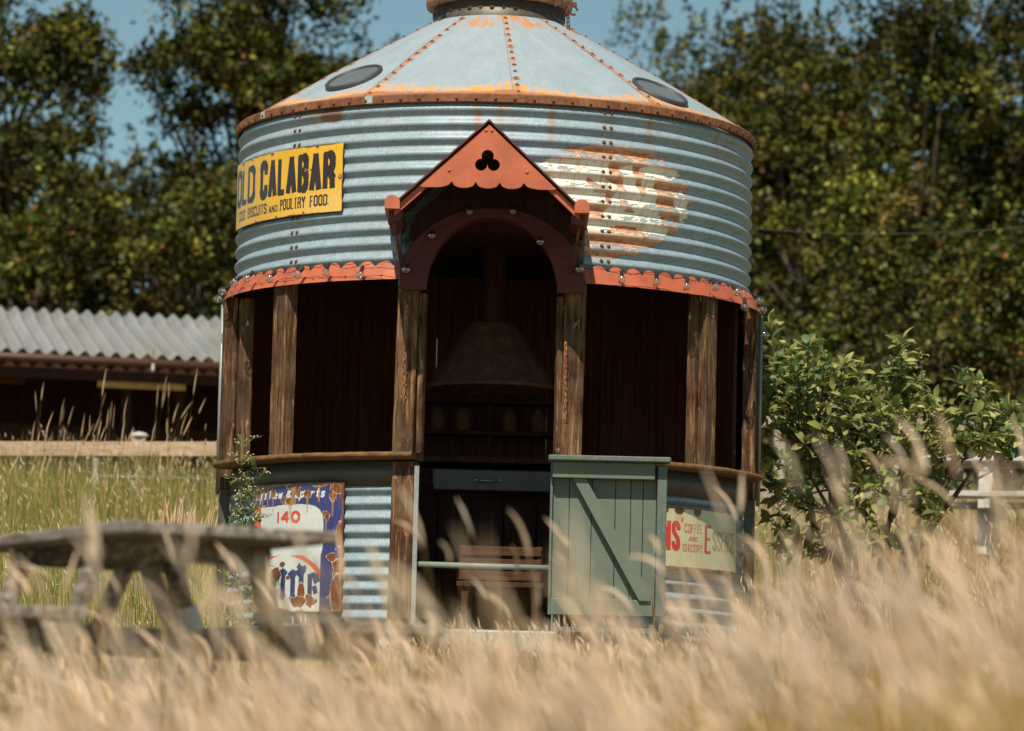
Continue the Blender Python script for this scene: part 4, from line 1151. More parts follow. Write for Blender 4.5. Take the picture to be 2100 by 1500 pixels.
# lintel inside, sunlight put into its pale colour, wooden hatch beneath
qa = (S0.x-at(218, 790, 13.8).x)/abs(u_.x); qb = (S0.x-at(396, 790, 13.8).x)/abs(u_.x)
zl_ = at(300, 790, 14.2).z
shbox('lintel', qb, qa, .55, zl_, .05, .075, mat_paint('sunlit_pale_beam', (.85, .66, .38), (.45, .3, .15), .7, .35, 9, .3), shed)
qc = (S0.x-at(80, 690, 13.8).x)/abs(u_.x)
shbox('hatch_board', qc, qc+.8, .8, zl_+.03, .04, .10, M['crate'], shed)
lower = at(0, 690, 14)
mb = MB()
for k in range(34): 
    a = shp(.4+k*.146*1.7, 1.4, 0); mb.box((a.x, a.y, gnd+.45), (.235, .025, 1.0), Matrix.Rotation(math.atan2(.22, 1), 3, 'Z'), .003)
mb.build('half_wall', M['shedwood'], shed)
for (px, lab) in ((144, 'left'), (314, 'right')):
    p = at(px, 748, 13.6); r = empty('hanging_lamp', p); tag(r, 'small pale bulb on a cord under the shed eave, the %s of the two' % lab, 'lamp', 'bulbs under the shed eave')
    MB().tube([p+Vector((0, 0, .16)), p], .004, 5).build('cord', M['black'], r)
    MB().lathe([(.0001, -.075), (.016, -.06), (.018, -.04), (.010, -.005), (.009, .01), (.0001, .012)], p, 10).build('bulb', mat_paint('pale_lamp_glass', (.6, .55, .45), (.5, .5, .4), .3, .1), r)

# ================================================================== FENCES AND GATE
fl = empty('rail_fence', (-4, 8, 1.3)); tag(fl, 'pale timber post and rail fence crossing the grass at the left', 'fence')
a = at(-1100, 919, 7.0); b_ = at(640, 922, 8.2)
MB().beam(a, b_, .045, .118, Vector((0, 0, 1))).build('rail', M['fencewood'], fl)
for (px) in (-930, -525, -120, 285, 660):
    p = at(px, 893, 8.06); mb = MB(); mb.box((p.x, p.y+.03, p.z-.55), (.11, .11, 1.12), None, .008); o = mb.build('post', M['fencewood'], fl)
    MB().lathe([(.0001, .045), (.05, .035), (.075, .015), (.078, 0), (.0001, 0)], (p.x, p.y+.03, p.z-.012), 14).build('post_cap', M['palewood'], o)
gt = empty('metal_gate', (-3.4, 7.4, 1.2)); tag(gt, 'pale green tubular metal gate half hidden in the grass below the timber rail', 'gate')
for px in (197,): 
    p = at(px, 940, 7.3); MB().tube([p, p-Vector((0, 0, .7))], .02, 8).build('upright', M['pipe'], gt)
a = at(197, 978, 7.3); b_ = at(430, 984, 7.5); MB().tube([a, b_], .018, 8).build('bar', M['pipe'], gt)
a = at(197, 1040, 7.3); b_ = at(430, 1046, 7.5); MB().tube([a, b_], .018, 8).build('bar', M['pipe'], gt)
fr_ = empty('rail_fence', (4, 9, 1.4)); tag(fr_, 'pale weathered rail fence running behind the leafy shrub at the right', 'fence')
a = at(1480, 862, 8.0); b_ = at(3000, 899, 9.5)
MB().beam(a, b_, .04, .10, Vector((0, 0, 1))).build('rail', M['greyrail'], fr_)
a = at(1480, 1010, 8.0); b_ = at(3000, 1030, 9.5)
MB().beam(a, b_, .04, .09, Vector((0, 0, 1))).build('rail', M['greyrail'], fr_)
for px in (1600, 1840, 2028, 2230, 2480, 2740, 2990):
    p = at(px, 872, 8.5); MB().box((p.x, p.y+.05, p.z-.55), (.09, .09, 1.25), None, .008).build('post', M['greyrail'], fr_)

# overhead wire on the right
a = at(1540, 468, 9.0); b_ = at(2300, 440, 9.0); mid = (a+b_)/2; pts = []
for k in range(25):
    u = k/24; p = a.lerp(b_, u); p.z -= .10*4*u*(1-u); pts.append(p)
o = MB().tube(pts, .003, 6).build('overhead_wire', mat_paint('weathered_wire', (.07, .06, .045), (.1, .1, .1), .6, .1)); tag(o, 'thin sagging overhead wire in front of the trees at the right', 'wire')

# ================================================================== TREES
def unit(v): return v/np.maximum(np.linalg.norm(v, axis=1, keepdims=True), 1e-9)
def leaf_quads(P, out, size, asp=.55, r=None, up=.5):
    r = r or rng; n_ = len(P)
    nrm = unit(out*.45+r.normal(size=(n_, 3))*1.0+np.array([0, 0, up*.4]))
    ax = unit(np.cross(nrm, r.normal(size=(n_, 3)))); bx = np.cross(nrm, ax)
    s = size*(.65+.7*r.random(n_))[:, None]
    V = np.stack([P-ax*s*.5, P+bx*s*asp*.5+nrm*s*.06, P+ax*s*.5, P-bx*s*asp*.5+nrm*s*.06], 1).reshape(-1, 3)
    Q = np.arange(n_*4).reshape(-1, 4)
    return V, Q
PAL = .62*np.array([(.115, .135, .018), (.165, .175, .03), (.085, .11, .014), (.24, .235, .05), (.13, .13, .02), (.17, .12, .025), (.09, .125, .025)])
def crown_leaves(c, rad, n_clump, per, size, seed, pal=PAL, tips=26, sig=.13):
    r = np.random.default_rng(seed)
    # boughs: overlapping lobes spread over the crown, with dark gaps between them
    rad = np.array(rad); nl = max(14, int(9*(rad[0]*rad[2])**.9)); ld = unit(r.normal(size=(nl, 3)))
    lc = ld*(r.random(nl)**.4*.86)[:, None]*rad*np.where(r.random(nl) < .25, 1.12, 1.0)[:, None]
    lr = r.uniform(.34, .78, nl)*min(1.0, .55+rad[0]*.3)
    which = r.choice(nl, n_clump, p=lr**2/(lr**2).sum())
    ud = unit(r.normal(size=(n_clump, 3))+np.array([0, -.15, .45])); sq = np.array([1, 1, .72])
    cc = lc[which]+ud*(lr[which]*r.uniform(.72, 1.05, n_clump))[:, None]*sq; d = unit(ud+.5*unit(cc+1e-6))
    sel = cc[:, 2] > -rad[2]*.98; cc = cc[sel]; d = d[sel]; which = which[sel]
    ltone = r.uniform(.35, 1.5, nl)
    tone = r.choice(len(pal), len(cc)); br = r.uniform(.8, 1.2, len(cc))*ltone[which]
    k = len(cc); csz = r.uniform(.5, 1.2, k)
    off = r.normal(size=(k, per, 3))*(sig*csz)[:, None, None]*np.array([1, 1, .75])
    P = (cc[:, None, :]+off).reshape(-1, 3)
    T = np.repeat(tone, per); B = np.repeat(br, per); O = np.repeat(d, per, 0)*.6+unit(off.reshape(-1, 3))*.6
    # leafy shoots reaching out of the top
    tp = []
    for i in range(tips):
        dd = unit(r.normal(size=(1, 3))*np.array([1, 1, .5])+np.array([[0, 0, .8]]))[0]
        b0 = dd*np.array(rad)*r.uniform(.8, 1.0); ln = r.uniform(.4, 1.1); dr = unit((dd*.5+np.array([r.normal()*.25, r.normal()*.25, 1.0]))[None])[0]
        m_ = int(70*ln); t = r.random(m_); tp.append(b0+dr*(t*ln)[:, None]+r.normal(size=(m_, 3))*(.11*(1.1-t))[:, None])
    tp = np.concatenate(tp) if tips else np.zeros((0, 3))
    P = np.concatenate([P, tp]); T = np.concatenate([T, r.choice(len(pal), len(tp))]); B = np.concatenate([B, np.ones(len(tp))]); O = np.concatenate([O, unit(tp+1e-6)])
    V, Q = leaf_quads(P, O, size, .62, r)
    C = pal[T]*(B*(.5+1.9*r.random(len(T))**2.5))[:, None]
    sick = r.random(len(T)) < .012; C[sick] = np.array((.22, .09, .03))
    return V+np.array(c), Q, np.repeat(C, 4, 0), cc+np.array(c)
def tree(label, px, top_py, Yt, hw_px, seed, density=1.0, size=.115, base_frac=.18, name='tree', group='trees behind the bin', pal=PAL, z0f=None, cat='tree', tips=26):
    dist = Yt-CY; top = at(px, top_py, Yt); hw = hw_px/F*dist; x = top.x
    g0 = gz(x, Yt); H = top.z-g0; zb = g0+H*base_frac; rz = (top.z-zb)/2; cz = (top.z+zb)/2
    root = empty(name, (x, Yt, g0)); tag(root, label, cat, group)
    rad = (hw, min(hw, 2.6)*.9, rz)
    area = 4*math.pi*((hw*rz)**1.6/1+(hw*rad[1])**1.6+(rz*rad[1])**1.6)**(1/1.6)/(3**(1/1.6))
    nc = int(area*9.0*density); per = 66
    V, Q, C, cc = crown_leaves((x, Yt, cz), rad, nc, per, size, seed, pal, tips)
    raw_mesh('crown', V, Q, M['leaf'], root, C, False)
    r = random.Random(seed); mb = MB(); tr_ = .10+.035*hw
    pts = [Vector((x, Yt, g0-.2))]; 
    for k in range(1, 8): pts.append(Vector((x+r.uniform(-.12, .12)*k*.4, Yt+r.uniform(-.1, .1), g0+(H*.78)*k/7)))
    mb.tube(pts, [tr_*(1-.11*k) for k in range(8)], 9)
    ids = list(range(len(cc))); r.shuffle(ids)
    for j in ids[:26]:
        e = Vector(cc[j]); k = r.randint(2, 6); s = pts[k]
        if e.z < s.z-.3: s = pts[max(1, k-2)]
        m1 = s.lerp(e, .4)+Vector((r.uniform(-.1, .1), r.uniform(-.1, .1), .15)); m2 = s.lerp(e, .75)+Vector((0, 0, .08))
        mb.tube([s, m1, m2, e], [tr_*.38, tr_*.26, tr_*.14, .008], 6)
    mb.build('trunk', M['bark'], root)
    return root
DK = PAL*np.array([.8, .85, .8])
TL = [
 # label, px, top, Y, halfwidth px, density, base
 ('tall olive-green tree filling the left edge of the picture', 35, -150, 23, 195, 1.0, .10),
 ('slim tree with a pointed top beside the tall tree at the left edge', 150, 130, 26, 80, .8, .1),
 ('big dark tree standing tall behind the left side of the bin roof', 560, -300, 25, 255, 1.15, .22),
 ('leafy tree right of the big dark one, half hidden by the bin roof', 715, -20, 27, 105, .9, .15),
 ('low bushy tree in the sky gap above the shed', 330, 270, 29, 130, .8, .05),
 ('low leafy tree above the left end of the shed roof', 110, 430, 21, 150, 1.0, .05),
 ('low leafy tree above the right end of the shed roof', 390, 440, 21.5, 150, 1.0, .05),
 ('small loose-topped tree just right of the roof vent', 1310, 0, 31, 115, 1.2, .1),
 ('small knobbly-topped tree second to the right of the roof vent', 1430, 20, 30, 130, 1.2, .1),
 ('tree with tall thin shoots at its top right of the small trees', 1575, -10, 28, 130, .9, .08),
 ('round olive tree standing behind the tree with thin shoots', 1700, 90, 30, 150, .9, .08),
 ('large tree reaching above the picture at the right', 1870, -220, 25, 200, 1.0, .08),
 ('large dark tree at the right edge of the picture', 2090, -160, 26, 190, 1.05, .08),
 ('leafy tree filling the gap between the thin-shooted tree and the round olive tree', 1640, 40, 26, 140, 1.0, .05),
 ('bushy tree just right of the bin roof light', 1490, 50, 27, 150, 1.2, .05),
 ('mid-height bushy tree right of the bin wall', 1640, 330, 21, 170, 1.1, .04),
 ('mid-height pale-leaved tree below the large tree at the right', 1860, 370, 20, 170, 1.1, .04),
 ('mid-height tree at the right edge behind the wire', 2090, 330, 21, 170, 1.1, .04),
 ('low hedge tree directly behind the leafy shrub', 1700, 600, 15, 170, 1.2, .02),
 ('low hedge tree behind the far rail fence at the right edge', 2020, 610, 15.5, 190, 1.2, .02),
 ('dense tree hidden mostly behind the bin roof', 950, 220, 29, 180, .6, .05),
 ('dense tree behind the bin roof at its right', 1180, 230, 30, 140, .6, .05),
 ('broad tree beyond the left edge of the picture', -260, -100, 26, 210, .6, .08),
 ('broad tree beyond the right edge of the picture', 2380, -60, 26, 220, .6, .08),
 ('rounded tree well to the left, beyond the shed', -700, 60, 27, 260, .5, .08),
 ('rounded tree well to the right, beyond the rail fence', 2850, 40, 28, 280, .5, .08),
]
for i, (lab, px, top, Yt, hw, den, bf) in enumerate(TL):
    tree(lab, px, top, Yt, hw, 100+i, den, .088 if Yt > 19 else .08, bf, pal=PAL*np.array([.78, .76, .55])*(1.0 if i % 3 else .8), tips=30 if top < 200 else 14)
# dense wood further back that closes the gaps low down
def far_wood():
    r = np.random.default_rng(5); n_ = 330000
    x = r.uniform(-24, 24, n_); y = r.uniform(33, 37, n_)
    topz = 7.4+.6*np.sin(x*.7+1)+.5*np.sin(x*1.9)+.15*r.normal(size=n_)
    topz = topz+1.5*np.clip((x-3.0)/1.5, 0, 1)
    z = 2.2+(topz-2.2)*r.random(n_)**.8
    P = np.stack([x, y, z], 1); cl = (fbm(x*1.1, z*1.1, 55) > .36); P = P[cl]
    V, Q = leaf_quads(P, np.tile(np.array([[0, -1, .4]]), (len(P), 1)), .17, .65, r)
    C = PAL[r.choice(len(PAL), len(P))]*r.uniform(.3, .9, len(P))[:, None]
    o = raw_mesh('far_wood', V, Q, M['leaf'], None, np.repeat(C, 4, 0), False)
    tag(o, 'dark mass of woodland foliage far behind the trees', 'wood', kind='stuff')
far_wood()

# ================================================================== LEAFY SHRUB (right)
def leaf_shape(P, A, Nn, L, Wd):
    """pointed oval leaves folded on the midrib: 8 verts, 6 quads-as-quads"""
    n_ = len(P); B = np.cross(Nn, A)
    prof = [(0, 0, 0), (.22, .38, .06), (.55, .5, .03), (.82, .28, -.06), (1.0, 0.0, -.16)]
    V = []; 
    for (t, w_, h) in prof:
        c = P+A*(L*t)[:, None]+Nn*(L*(h+.0))[:, None]
        V.append(c-B*(Wd*w_)[:, None]+Nn*(L*.07*w_*2)[:, None]); V.append(c); V.append(c+B*(Wd*w_)[:, None]+Nn*(L*.07*w_*2)[:, None])
    V = np.stack(V, 1).reshape(-1, 3); b0 = (np.arange(n_)*15)[:, None]
    Q = []
    for k in range(4):
        for c in (0, 1): Q.append(np.stack([b0[:, 0]+k*3+c, b0[:, 0]+k*3+c+1, b0[:, 0]+k*3+c+4, b0[:, 0]+k*3+c+3], 1))
    return V, np.concatenate(Q)
def shrub():
    r = random.Random(21); nr = np.random.default_rng(21)
    base = Vector((2.35, 1.0, gz(2.3, 1.0)-.1)); root = empty('apple_shrub', base)
    tag(root, 'leafy young apple shrub with tiny reddish fruit growing against the right side of the bin', 'shrub')
    tips = []; mb = MB()
    targets = []
    outline = [(1560, 660), (1600, 665), (1660, 700), (1705, 705), (1760, 745), (1830, 700), (1890, 760), (1960, 780), (1990, 765), (2060, 830), (2095, 850), (2130, 900)]
    for k in range(260):
        px = r.uniform(1555, 2110); k2 = min(range(len(outline)), key=lambda i: abs(outline[i][0]-px)); ty = outline[k2][1]
        if 1890 < px < 1945: ty += 60
        py = ty+abs(r.gauss(0, 1))*150 if r.random() < .55 else r.uniform(ty, 1130)
        if px > 1850: py = min(py, 1050 if px < 1930 else 905)
        targets.append(at(px, min(py, 1130), r.uniform(-.1, 1.7)))
    stems = []
    for k in range(13):
        e = at(r.uniform(1600, 2080), r.uniform(820, 960), r.uniform(.3, 1.4)); pts = [base+Vector((r.uniform(-.1, .1), r.uniform(-.1, .1), 0))]
        for j in range(1, 6):
            p = base.lerp(e, j/5); p.z += .22*math.sin(math.pi*j/5); p += Vector((r.uniform(-.05, .05), r.uniform(-.05, .05), r.uniform(-.03, .03))); pts.append(p)
        mb.tube(pts, [.024-.0034*j for j in range(6)], 6); stems += pts[2:]
    # one bare branch and a tall wand as in the picture
    mb.tube([at(1905, 910, .4), at(1945, 880, .4), at(1972, 850, .4)], [.014, .012, .007], 6)
    wand = [at(1897, 860, .5), at(1893, 800, .5), at(1889, 745, .5), at(1882, 735, .5)]; mb.tube(wand, [.006, .005, .004, .003], 5)
    mb.tube([at(2000, 815, .5), at(2040, 835, .5), at(2085, 855, .5)], [.006, .006, .008], 5)
    P = []; D = []
    for t in targets:
        s = min(stems, key=lambda q_2: (q_2-t).length+ (.25 if q_2.z > t.z else 0)); L = (t-s).length; n_ = max(4, int(L/.035))
        mid = s.lerp(t, .5)+Vector((r.uniform(-.06, .06), r.uniform(-.06, .06), -.04)); pl = []
        for j in range(7):
            u = j/6; pl.append((1-u)**2*s+2*u*(1-u)*mid+u*u*t)
        mb.tube(pl, [.0065*(1-j/8)+.0015 for j in range(7)], 4, False)
        for j in range(n_):
            u = .35+.65*j/n_
            p = (1-u)**2*s+2*u*(1-u)*mid+u*u*t; ang = j*2.4+r.uniform(-.4, .4); d = (t-s).normalized()
            o = d.orthogonal(); o = Matrix.Rotation(ang, 3, d) @ o
            P.append(p); D.append((o*.9+d*.6+Vector((0, -.15, .25))).normalized())
        for j in range(9):
            o = Vector((r.gauss(0, 1), r.gauss(0, 1)-.2, r.uniform(-.3, 1.1))).normalized(); P.append(t+o*.01); D.append(o)
    for t in wand:
        for j in range(7):
            o = Vector((r.gauss(0, 1), r.gauss(0, 1), r.uniform(-.3, 1.0))).normalized(); P.append(t+Vector((0, 0, r.uniform(-.08, .08)))); D.append(o)
    mb.build('stem', M['bark'], root)
    P = np.array([tuple(p) for p in P]); D = np.array([tuple(d) for d in D]); n_ = len(P)
    upv = np.tile(np.array([[0, -.25, 1.0]]), (n_, 1))+nr.normal(size=(n_, 3))*.45
    Nn = unit(upv-D*(upv*D).sum(1, keepdims=True)); L = nr.uniform(.035, .115, n_); Wd = L*nr.uniform(.42, .58, n_)
    V, Q = leaf_shape(P, D, Nn, L, Wd)
    pal = 1.25*np.array([(.16, .19, .05), (.21, .23, .07), (.28, .27, .10), (.11, .15, .05), (.07, .125, .05), (.36, .32, .12)])
    C = pal[nr.choice(6, n_, p=[.25, .25, .15, .15, .12, .08])]*nr.uniform(.75, 1.25, n_)[:, None]
    raw_mesh('foliage', V, Q, M['bushleaf'], root, np.repeat(C, 15, 0), True)
    for k in range(30):
        t = targets[r.randrange(len(targets))]; mbf = MB().sphere(t+Vector((r.uniform(-.04, .04), -.03, r.uniform(-.05, .02))), r.uniform(.006, .010), 6); mbf.build('fruit', M['fruit'], root)
shrub()

# ================================================================== WEED beside the bin
def weed(px, py, Yw, h, seed, label):
    r = random.Random(seed); p0 = at(px, py, Yw); base = Vector((p0.x, Yw, gz(p0.x, Yw))); root = empty('tall_weed', base)
    tag(root, label, 'weed', 'tall weeds against the bin'); mb = MB(); P = []; D = []; fl_ = MB()
    top = base+Vector((r.uniform(-.05, .12), 0, h)); n_ = 12
    pts = [base.lerp(top, i/n_)+Vector((r.uniform(-.008, .008), r.uniform(-.008, .008), 0)) for i in range(n_+1)]
    mb.tube(pts, [.0045*(1-i/16) for i in range(n_+1)], 5)
    for i in range(2, n_+1):
        for s in range(3):
            a = r.uniform(0, 6.28); ln = r.uniform(.06, .15)*(1.1-.4*i/n_); d = Vector((math.cos(a), math.sin(a), r.uniform(.3, 1.1))).normalized()
            e = pts[i]+d*ln; mb.tube([pts[i], pts[i].lerp(e, .5)+Vector((0, 0, .006)), e], [.002, .0016, .001], 4, False)
            for j in range(7): P.append(pts[i].lerp(e, r.random())); D.append((d+Vector((r.gauss(0, .6), r.gauss(0, .6), r.gauss(0, .5)))).normalized())
            if i > n_-5:
                for j in range(5): fl_.box(e+Vector((r.gauss(0, .012), r.gauss(0, .012), r.gauss(0, .01))), (.007, .007, .005))
    mb.build('stem', mat_paint('weed_green_stem', (.17, .2, .07), (.2, .12, .06), .6, .2), root)
    P = np.array([tuple(q_2) for q_2 in P]); D = np.array([tuple(d) for d in D]); m_ = len(P); nr = np.random.default_rng(seed)
    up = nr.normal(size=(m_, 3)); Nn = unit(up-D*(up*D).sum(1, keepdims=True)); L = nr.uniform(.025, .06, m_)
    V, Q = leaf_shape(P, D, Nn, L, L*.28); C = np.array((.15, .18, .06))*nr.uniform(.6, 1.4, (m_, 1))
    raw_mesh('foliage', V, Q, M['bushleaf'], root, np.repeat(C, 15, 0), True)
    fl_.build('flowers', mat_paint('pale_seed_heads', (.6, .52, .36), (.4, .3, .2), .8, .2), root)
weed(498, 1200, -1.55, 1.13, 1, 'tall flowering weed with pale seed heads in front of the left corner post')
weed(478, 1200, -1.45, 1.02, 2, 'shorter green weed leaning against the left corner of the bin')
weed(520, 1210, -1.75, .85, 3, 'leafy weed hiding the left edge of the rusty blue sign')

# ================================================================== GRASS
def blades(n_, x, y, h, wd, lean, colr, r, seg=5, bend=1.0, dirx=-.35):
    """curved tapering blades; returns V,Q,C"""
    z = ground(x, y)-.02; a = r.uniform(0, 2*np.pi, n_); fx, fy = np.cos(a), np.sin(a)
    la = r.normal(size=n_)*.8; ld = np.stack([dirx+np.cos(la*2)*.35*r.normal(size=n_), .5*r.normal(size=n_)], 1)
    V = np.zeros((n_, seg+1, 2, 3)); t = np.linspace(0, 1, seg+1)
    for k, tk in enumerate(t):
        off = lean*h*(tk**2)*bend
        cx_ = x+ld[:, 0]*off; cy_ = y+ld[:, 1]*off; cz_ = z+h*tk*(1-.25*lean*bend*tk*np.hypot(ld[:, 0], ld[:, 1]))
        w_ = wd*(1-tk**1.6)*.5+.0003
        V[:, k, 0] = np.stack([cx_-fx*w_, cy_-fy*w_, cz_], 1); V[:, k, 1] = np.stack([cx_+fx*w_, cy_+fy*w_, cz_], 1)
    i = (np.arange(n_)*(seg+1)*2)[:, None]
    Q = np.concatenate([np.concatenate([i+2*k, i+2*k+1, i+2*k+3, i+2*k+2], 1) for k in range(seg)])
    C = np.repeat(colr, (seg+1)*2, 0)
    tip = V[:, -1].mean(1); prev = V[:, -2].mean(1)
    return V.reshape(-1, 3), Q, C, tip, unit(tip-prev)
def heads(tip, d, L, rad, colr, r, rings=7, sides=5, droop=.5, dirx=-.6):
    n_ = len(tip); V = np.zeros((n_, rings, sides, 3)); p = tip.copy(); dd = d.copy()
    prof = np.array([.25, .8, 1.0, .95, .8, .5, .1])[:rings]
    dr = np.stack([dirx*(.4+r.random(n_)), .5*r.normal(size=n_), -.5+.0*dd[:, 0]], 1)*(droop*r.random(n_))[:, None]
    for k in range(rings):
        u = unit(np.cross(dd, np.array([[.3, 1, .1]]))); w_ = np.cross(dd, u); jit = 1+.35*(r.random(n_)-.5)
        for s in range(sides):
            a = 2*np.pi*s/sides+k*.5; V[:, k, s] = p+(u*math.cos(a)+w_*math.sin(a))*(rad*prof[k]*jit)[:, None]
        p = p+dd*(L/(rings-1))[:, None]; dd = unit(dd+dr/(rings-1)*2)
    i = (np.arange(n_)*rings*sides)[:, None]; Q = []
    for k in range(rings-1):
        for s in range(sides): Q.append(np.concatenate([i+k*sides+s, i+k*sides+(s+1) % sides, i+(k+1)*sides+(s+1) % sides, i+(k+1)*sides+s], 1))
    return V.reshape(-1, 3), np.concatenate(Q), np.repeat(colr, rings*sides, 0)
def wedge(n_, d0, d1, r, k=.165, xoff=0.0, p=1.0):
    d = np.sqrt(r.uniform(d0**2, d1**2, n_)); x = CX+xoff+r.uniform(-k, k, n_)*d; return x, CY+d
def merge(parts):
    V = []; Q = []; C = []; o = 0
    for v, q, c in parts: V.append(v); Q.append(q+o); C.append(c); o += len(v)
    return np.concatenate(V), np.concatenate(Q), np.concatenate(C)
def pick(pal, n_, r, p=None, var=.22):
    return np.array(pal)[r.choice(len(pal), n_, p=p)]*r.uniform(1-var, 1+var, (n_, 1))
TAN = [(.60, .42, .22), (.70, .52, .31), (.52, .34, .15), (.66, .50, .32), (.42, .27, .09), (.36, .31, .10)]
TANF = [(.42, .27, .08), (.62, .41, .15), (.74, .53, .25), (.54, .31, .08), (.38, .34, .07), (.28, .15, .04), (.70, .49, .23)]
HEAD = [(.88, .69, .50), (.86, .71, .56), (.74, .56, .40), (.78, .66, .53)]

# foreground: dry seeding grass, tall, out of focus
r = np.random.default_rng(31)
def patchy(x, y, r, lo=.35):
    return r.random(len(x)) < lo+(1-lo)*np.clip((fbm(x*1.3, y*1.3, 101)-.3)*2.6, 0, 1)
def top_line(x, y, r, up=0.0):
    """how high the dry stand reaches: taller towards the right-hand side of the field"""
    d = y-CY; px = 1050+(x-CX)/d*F
    M_ = np.interp(px, [-400, 0, 600, 800, 900, 1150, 1330, 1500, 1700, 2100, 2600], [1455, 1455, 1455, 1440, 1430, 1425, 1415, 1360, 1285, 1205, 1170])
    n_ = len(x); q = r.random(n_)
    yt = np.where(q < .62, M_+r.uniform(0, 200, n_), np.where(q < .90, M_+r.normal(-25, 60, n_), M_-r.uniform(60, 360, n_)))+up
    yt += (fbm(x*2.3, y*2.3, 119)-.5)*110
    return np.clip((1504-yt)/F*d+CZ-ground(x, y), .22, 1.25)
def fore(n_, d0, d1, seed, hd=True, xk=.25, up=0.0, wd=(.0022, .0045), hr=(.0045, .0085)):
    r = np.random.default_rng(seed); x, y = wedge(n_, d0, d1, r, xk); k = patchy(x, y, r); x, y = x[k], y[k]; m_ = len(x)
    h = top_line(x, y, r, up)
    v, q, c, tip, dd = blades(m_, x, y, h, r.uniform(*wd, m_), r.uniform(.15, .6, m_), pick(TANF, m_, r), r, 6)
    out = [(v, q, c)]
    if hd: out.append(heads(tip, dd, r.uniform(.08, .17, m_), r.uniform(*hr, m_), pick(HEAD, m_, r), r, droop=.85))
    return out
parts = fore(900, 4.2, 6.8, 41, hr=(.004, .006), up=35)+fore(3500, 7.0, 12.0, 42, hr=(.004, .007))
v, q, c = merge(parts); o = raw_mesh('dry_seeding_grass', v, q, M['straw'], None, c); tag(o, 'tall dry seeding grass filling the foreground', 'grass', kind='stuff')
parts = fore(1200, 2.6, 4.4, 45, False, .25, 30, (.003, .006))+fore(1250, 3.8, 6.5, 44, False, .25, 70, (.003, .007))+fore(8200, 6.5, 12.5, 43, False, .25, 60, (.003, .008))
v, q, c = merge(parts); o = raw_mesh('dry_grass_blades', v, q, M['straw'], None, c); tag(o, 'thick dry grass blades beneath the foreground seed heads', 'grass', kind='stuff')
# middle ground
def mid(n_, d0, d1, seed, h0, h1, pal, p=None, xk=.26, xmin=-99, xmax=99, wd=(.003, .007), hd=0.0, avoid=True, name='meadow_grass', label='', lean=(.2, .9)):
    r = np.random.default_rng(seed); x, y = wedge(n_, d0, d1, r, xk)
    k = (x > xmin) & (x < xmax)
    if avoid: k &= np.hypot(x, y) > 1.68; k &= ~((np.abs(x-.1) < .8) & (y > -3.4) & (y < -1.2))
    k &= patchy(x, y, r, .5); x, y = x[k], y[k]; m_ = len(x)
    hmul = .75+.5*fbm(x*1.1, y*1.1, 103); near = np.clip((np.hypot(x, y)-1.6)/1.0, .35, 1)
    h = r.uniform(h0, h1, m_)*hmul*near
    # colour drifts in patches between green and straw
    g = np.clip((fbm(x*.8, y*.8, 104)-.35)*2.6, 0, 1)[:, None]; cc = pick(pal, m_, r, p); cc = cc*(1-.6*g)+np.array([(.13, .19, .04)])*.6*g*r.uniform(.7, 1.3, (m_, 1))
    v, q, c, tip, dd = blades(m_, x, y, h, r.uniform(*wd, m_), r.uniform(*lean, m_), cc, r, 5, 1.0, -.1)
    parts = [(v, q, c)]
    if hd:
        s = r.random(m_) < hd; parts.append(heads(tip[s], dd[s], r.uniform(.03, .07, s.sum()), r.uniform(.002, .0045, s.sum()), pick(HEAD, s.sum(), r), r, droop=.7))
    v, q, c = merge(parts); o = raw_mesh(name, v, q, M['grass'], None, c); tag(o, label, 'grass', kind='stuff')
MIX = [(.46, .36, .10), (.25, .29, .06), (.60, .42, .17), (.76, .56, .32), (.13, .18, .035)]
mid(26000, 11, 17.5, 51, .14, .30, TAN+[(.2, .2, .07)], None, name='short_dry_grass', label='short dry grass around the picnic table', hd=.25)
mid(22000, 17.5, 21, 52, .08, .22, MIX, None, name='trodden_grass', label='shorter grass in front of the bin', hd=.1)
mid(98000, 19.5, 29.5, 53, .30, .74, MIX, [.24, .26, .18, .12, .20], xmax=-1.35, xk=.26, hd=.12, name='meadow_grass', label='long green and straw meadow grass on the slope left of the bin')
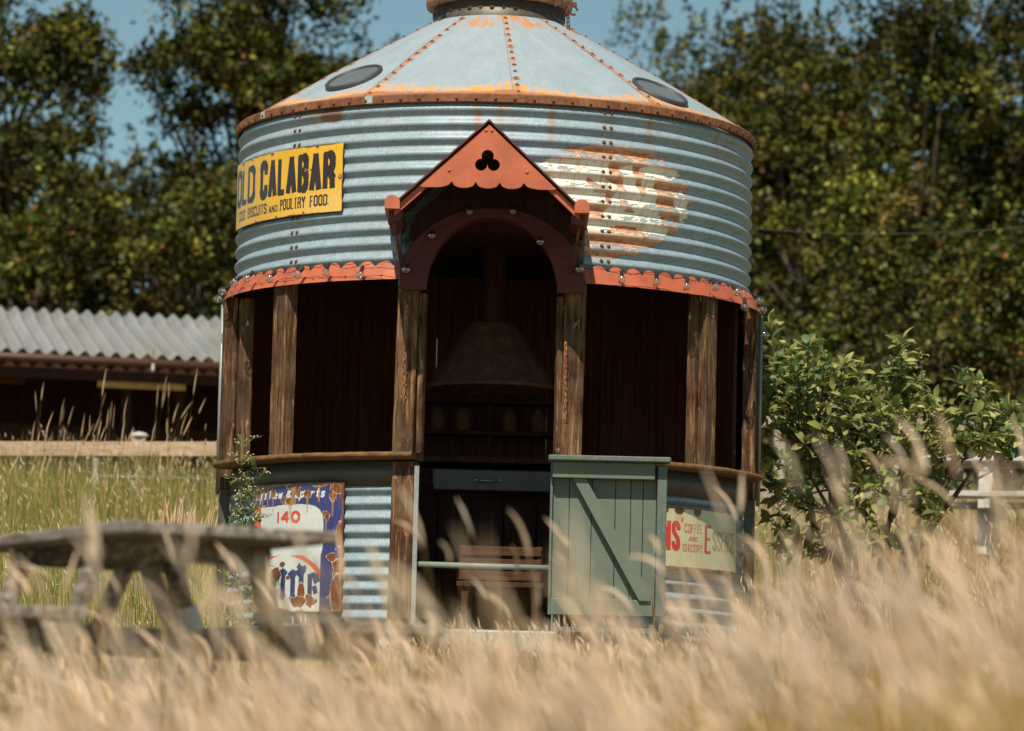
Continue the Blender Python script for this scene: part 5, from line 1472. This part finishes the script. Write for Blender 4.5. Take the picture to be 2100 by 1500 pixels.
mid(54000, 19.0, 30, 54, .22, .5, TAN+[(.2, .22, .07)], None, xmin=1.3, xk=.26, hd=.3, name='meadow_grass', label='long straw-coloured meadow grass on the slope right of the bin')
mid(26000, 29.5, 35, 55, .3, .5, MIX, [.28, .24, .2, .12, .16], xk=.26, hd=.05, name='far_meadow_grass', label='meadow grass in front of the shed')
# tall seeding stalks that stand against the shed, and the pale tuft beside the table
def stalks(n_, seed, xr, yr, h0, h1, name, label, hl=(.08, .16), hr=(.003, .006), lean=(.1, .45), dirx=.25):
    r = np.random.default_rng(seed); x = r.uniform(*xr, n_); y = r.uniform(*yr, n_); h = r.uniform(h0, h1, n_)
    v, q, c, tip, dd = blades(n_, x, y, h, np.full(n_, .0035), r.uniform(*lean, n_), pick([(.5, .3, .14), (.4, .24, .1), (.55, .4, .22)], n_, r), r, 7, 1.0, dirx)
    parts = [(v, q, c), heads(tip-dd*.02, dd, r.uniform(*hl, n_), r.uniform(*hr, n_), pick([(.62, .42, .25), (.7, .52, .35)], n_, r), r, droop=.4, dirx=dirx)]
    v, q, c = merge(parts); o = raw_mesh(name, v, q, M['grass'], None, c); tag(o, label, 'grass', kind='stuff')
xl = at(0, 900, 3.0).x
stalks(80, 61, (xl-.2, xl+1.0), (3.5, 6.3), .70, 1.15, 'tall_seeding_stalks', 'tall reddish seeding grass stalks standing against the dark shed at the left', (.10, .22), (.003, .005))
stalks(34, 62, (at(255, 900, 3).x, at(420, 900, 3).x), (3.0, 6.0), .6, .95, 'tall_seeding_stalks', 'tall grass stalks with small pale heads in front of the shed lintel', (.03, .06), (.004, .007))
stalks(90, 63, (at(300, 1100, -.5).x, at(425, 1100, -.5).x), (-.7, .2), .55, .78, 'pale_grass_tuft', 'pale straw tuft of upright grass left of the bin', (.12, .22), (.004, .007), (.05, .4), .1)
stalks(120, 64, (1.7, 3.4), (-2.5, -.2), .5, .8, 'tall_seeding_stalks', 'thin sharp grass stalks in front of the shrub at the right', (.05, .1), (.002, .004))
print('objects', len(bpy.data.objects), 'polys', sum(len(o.data.polygons) for o in bpy.data.objects if o.type == 'MESH'))
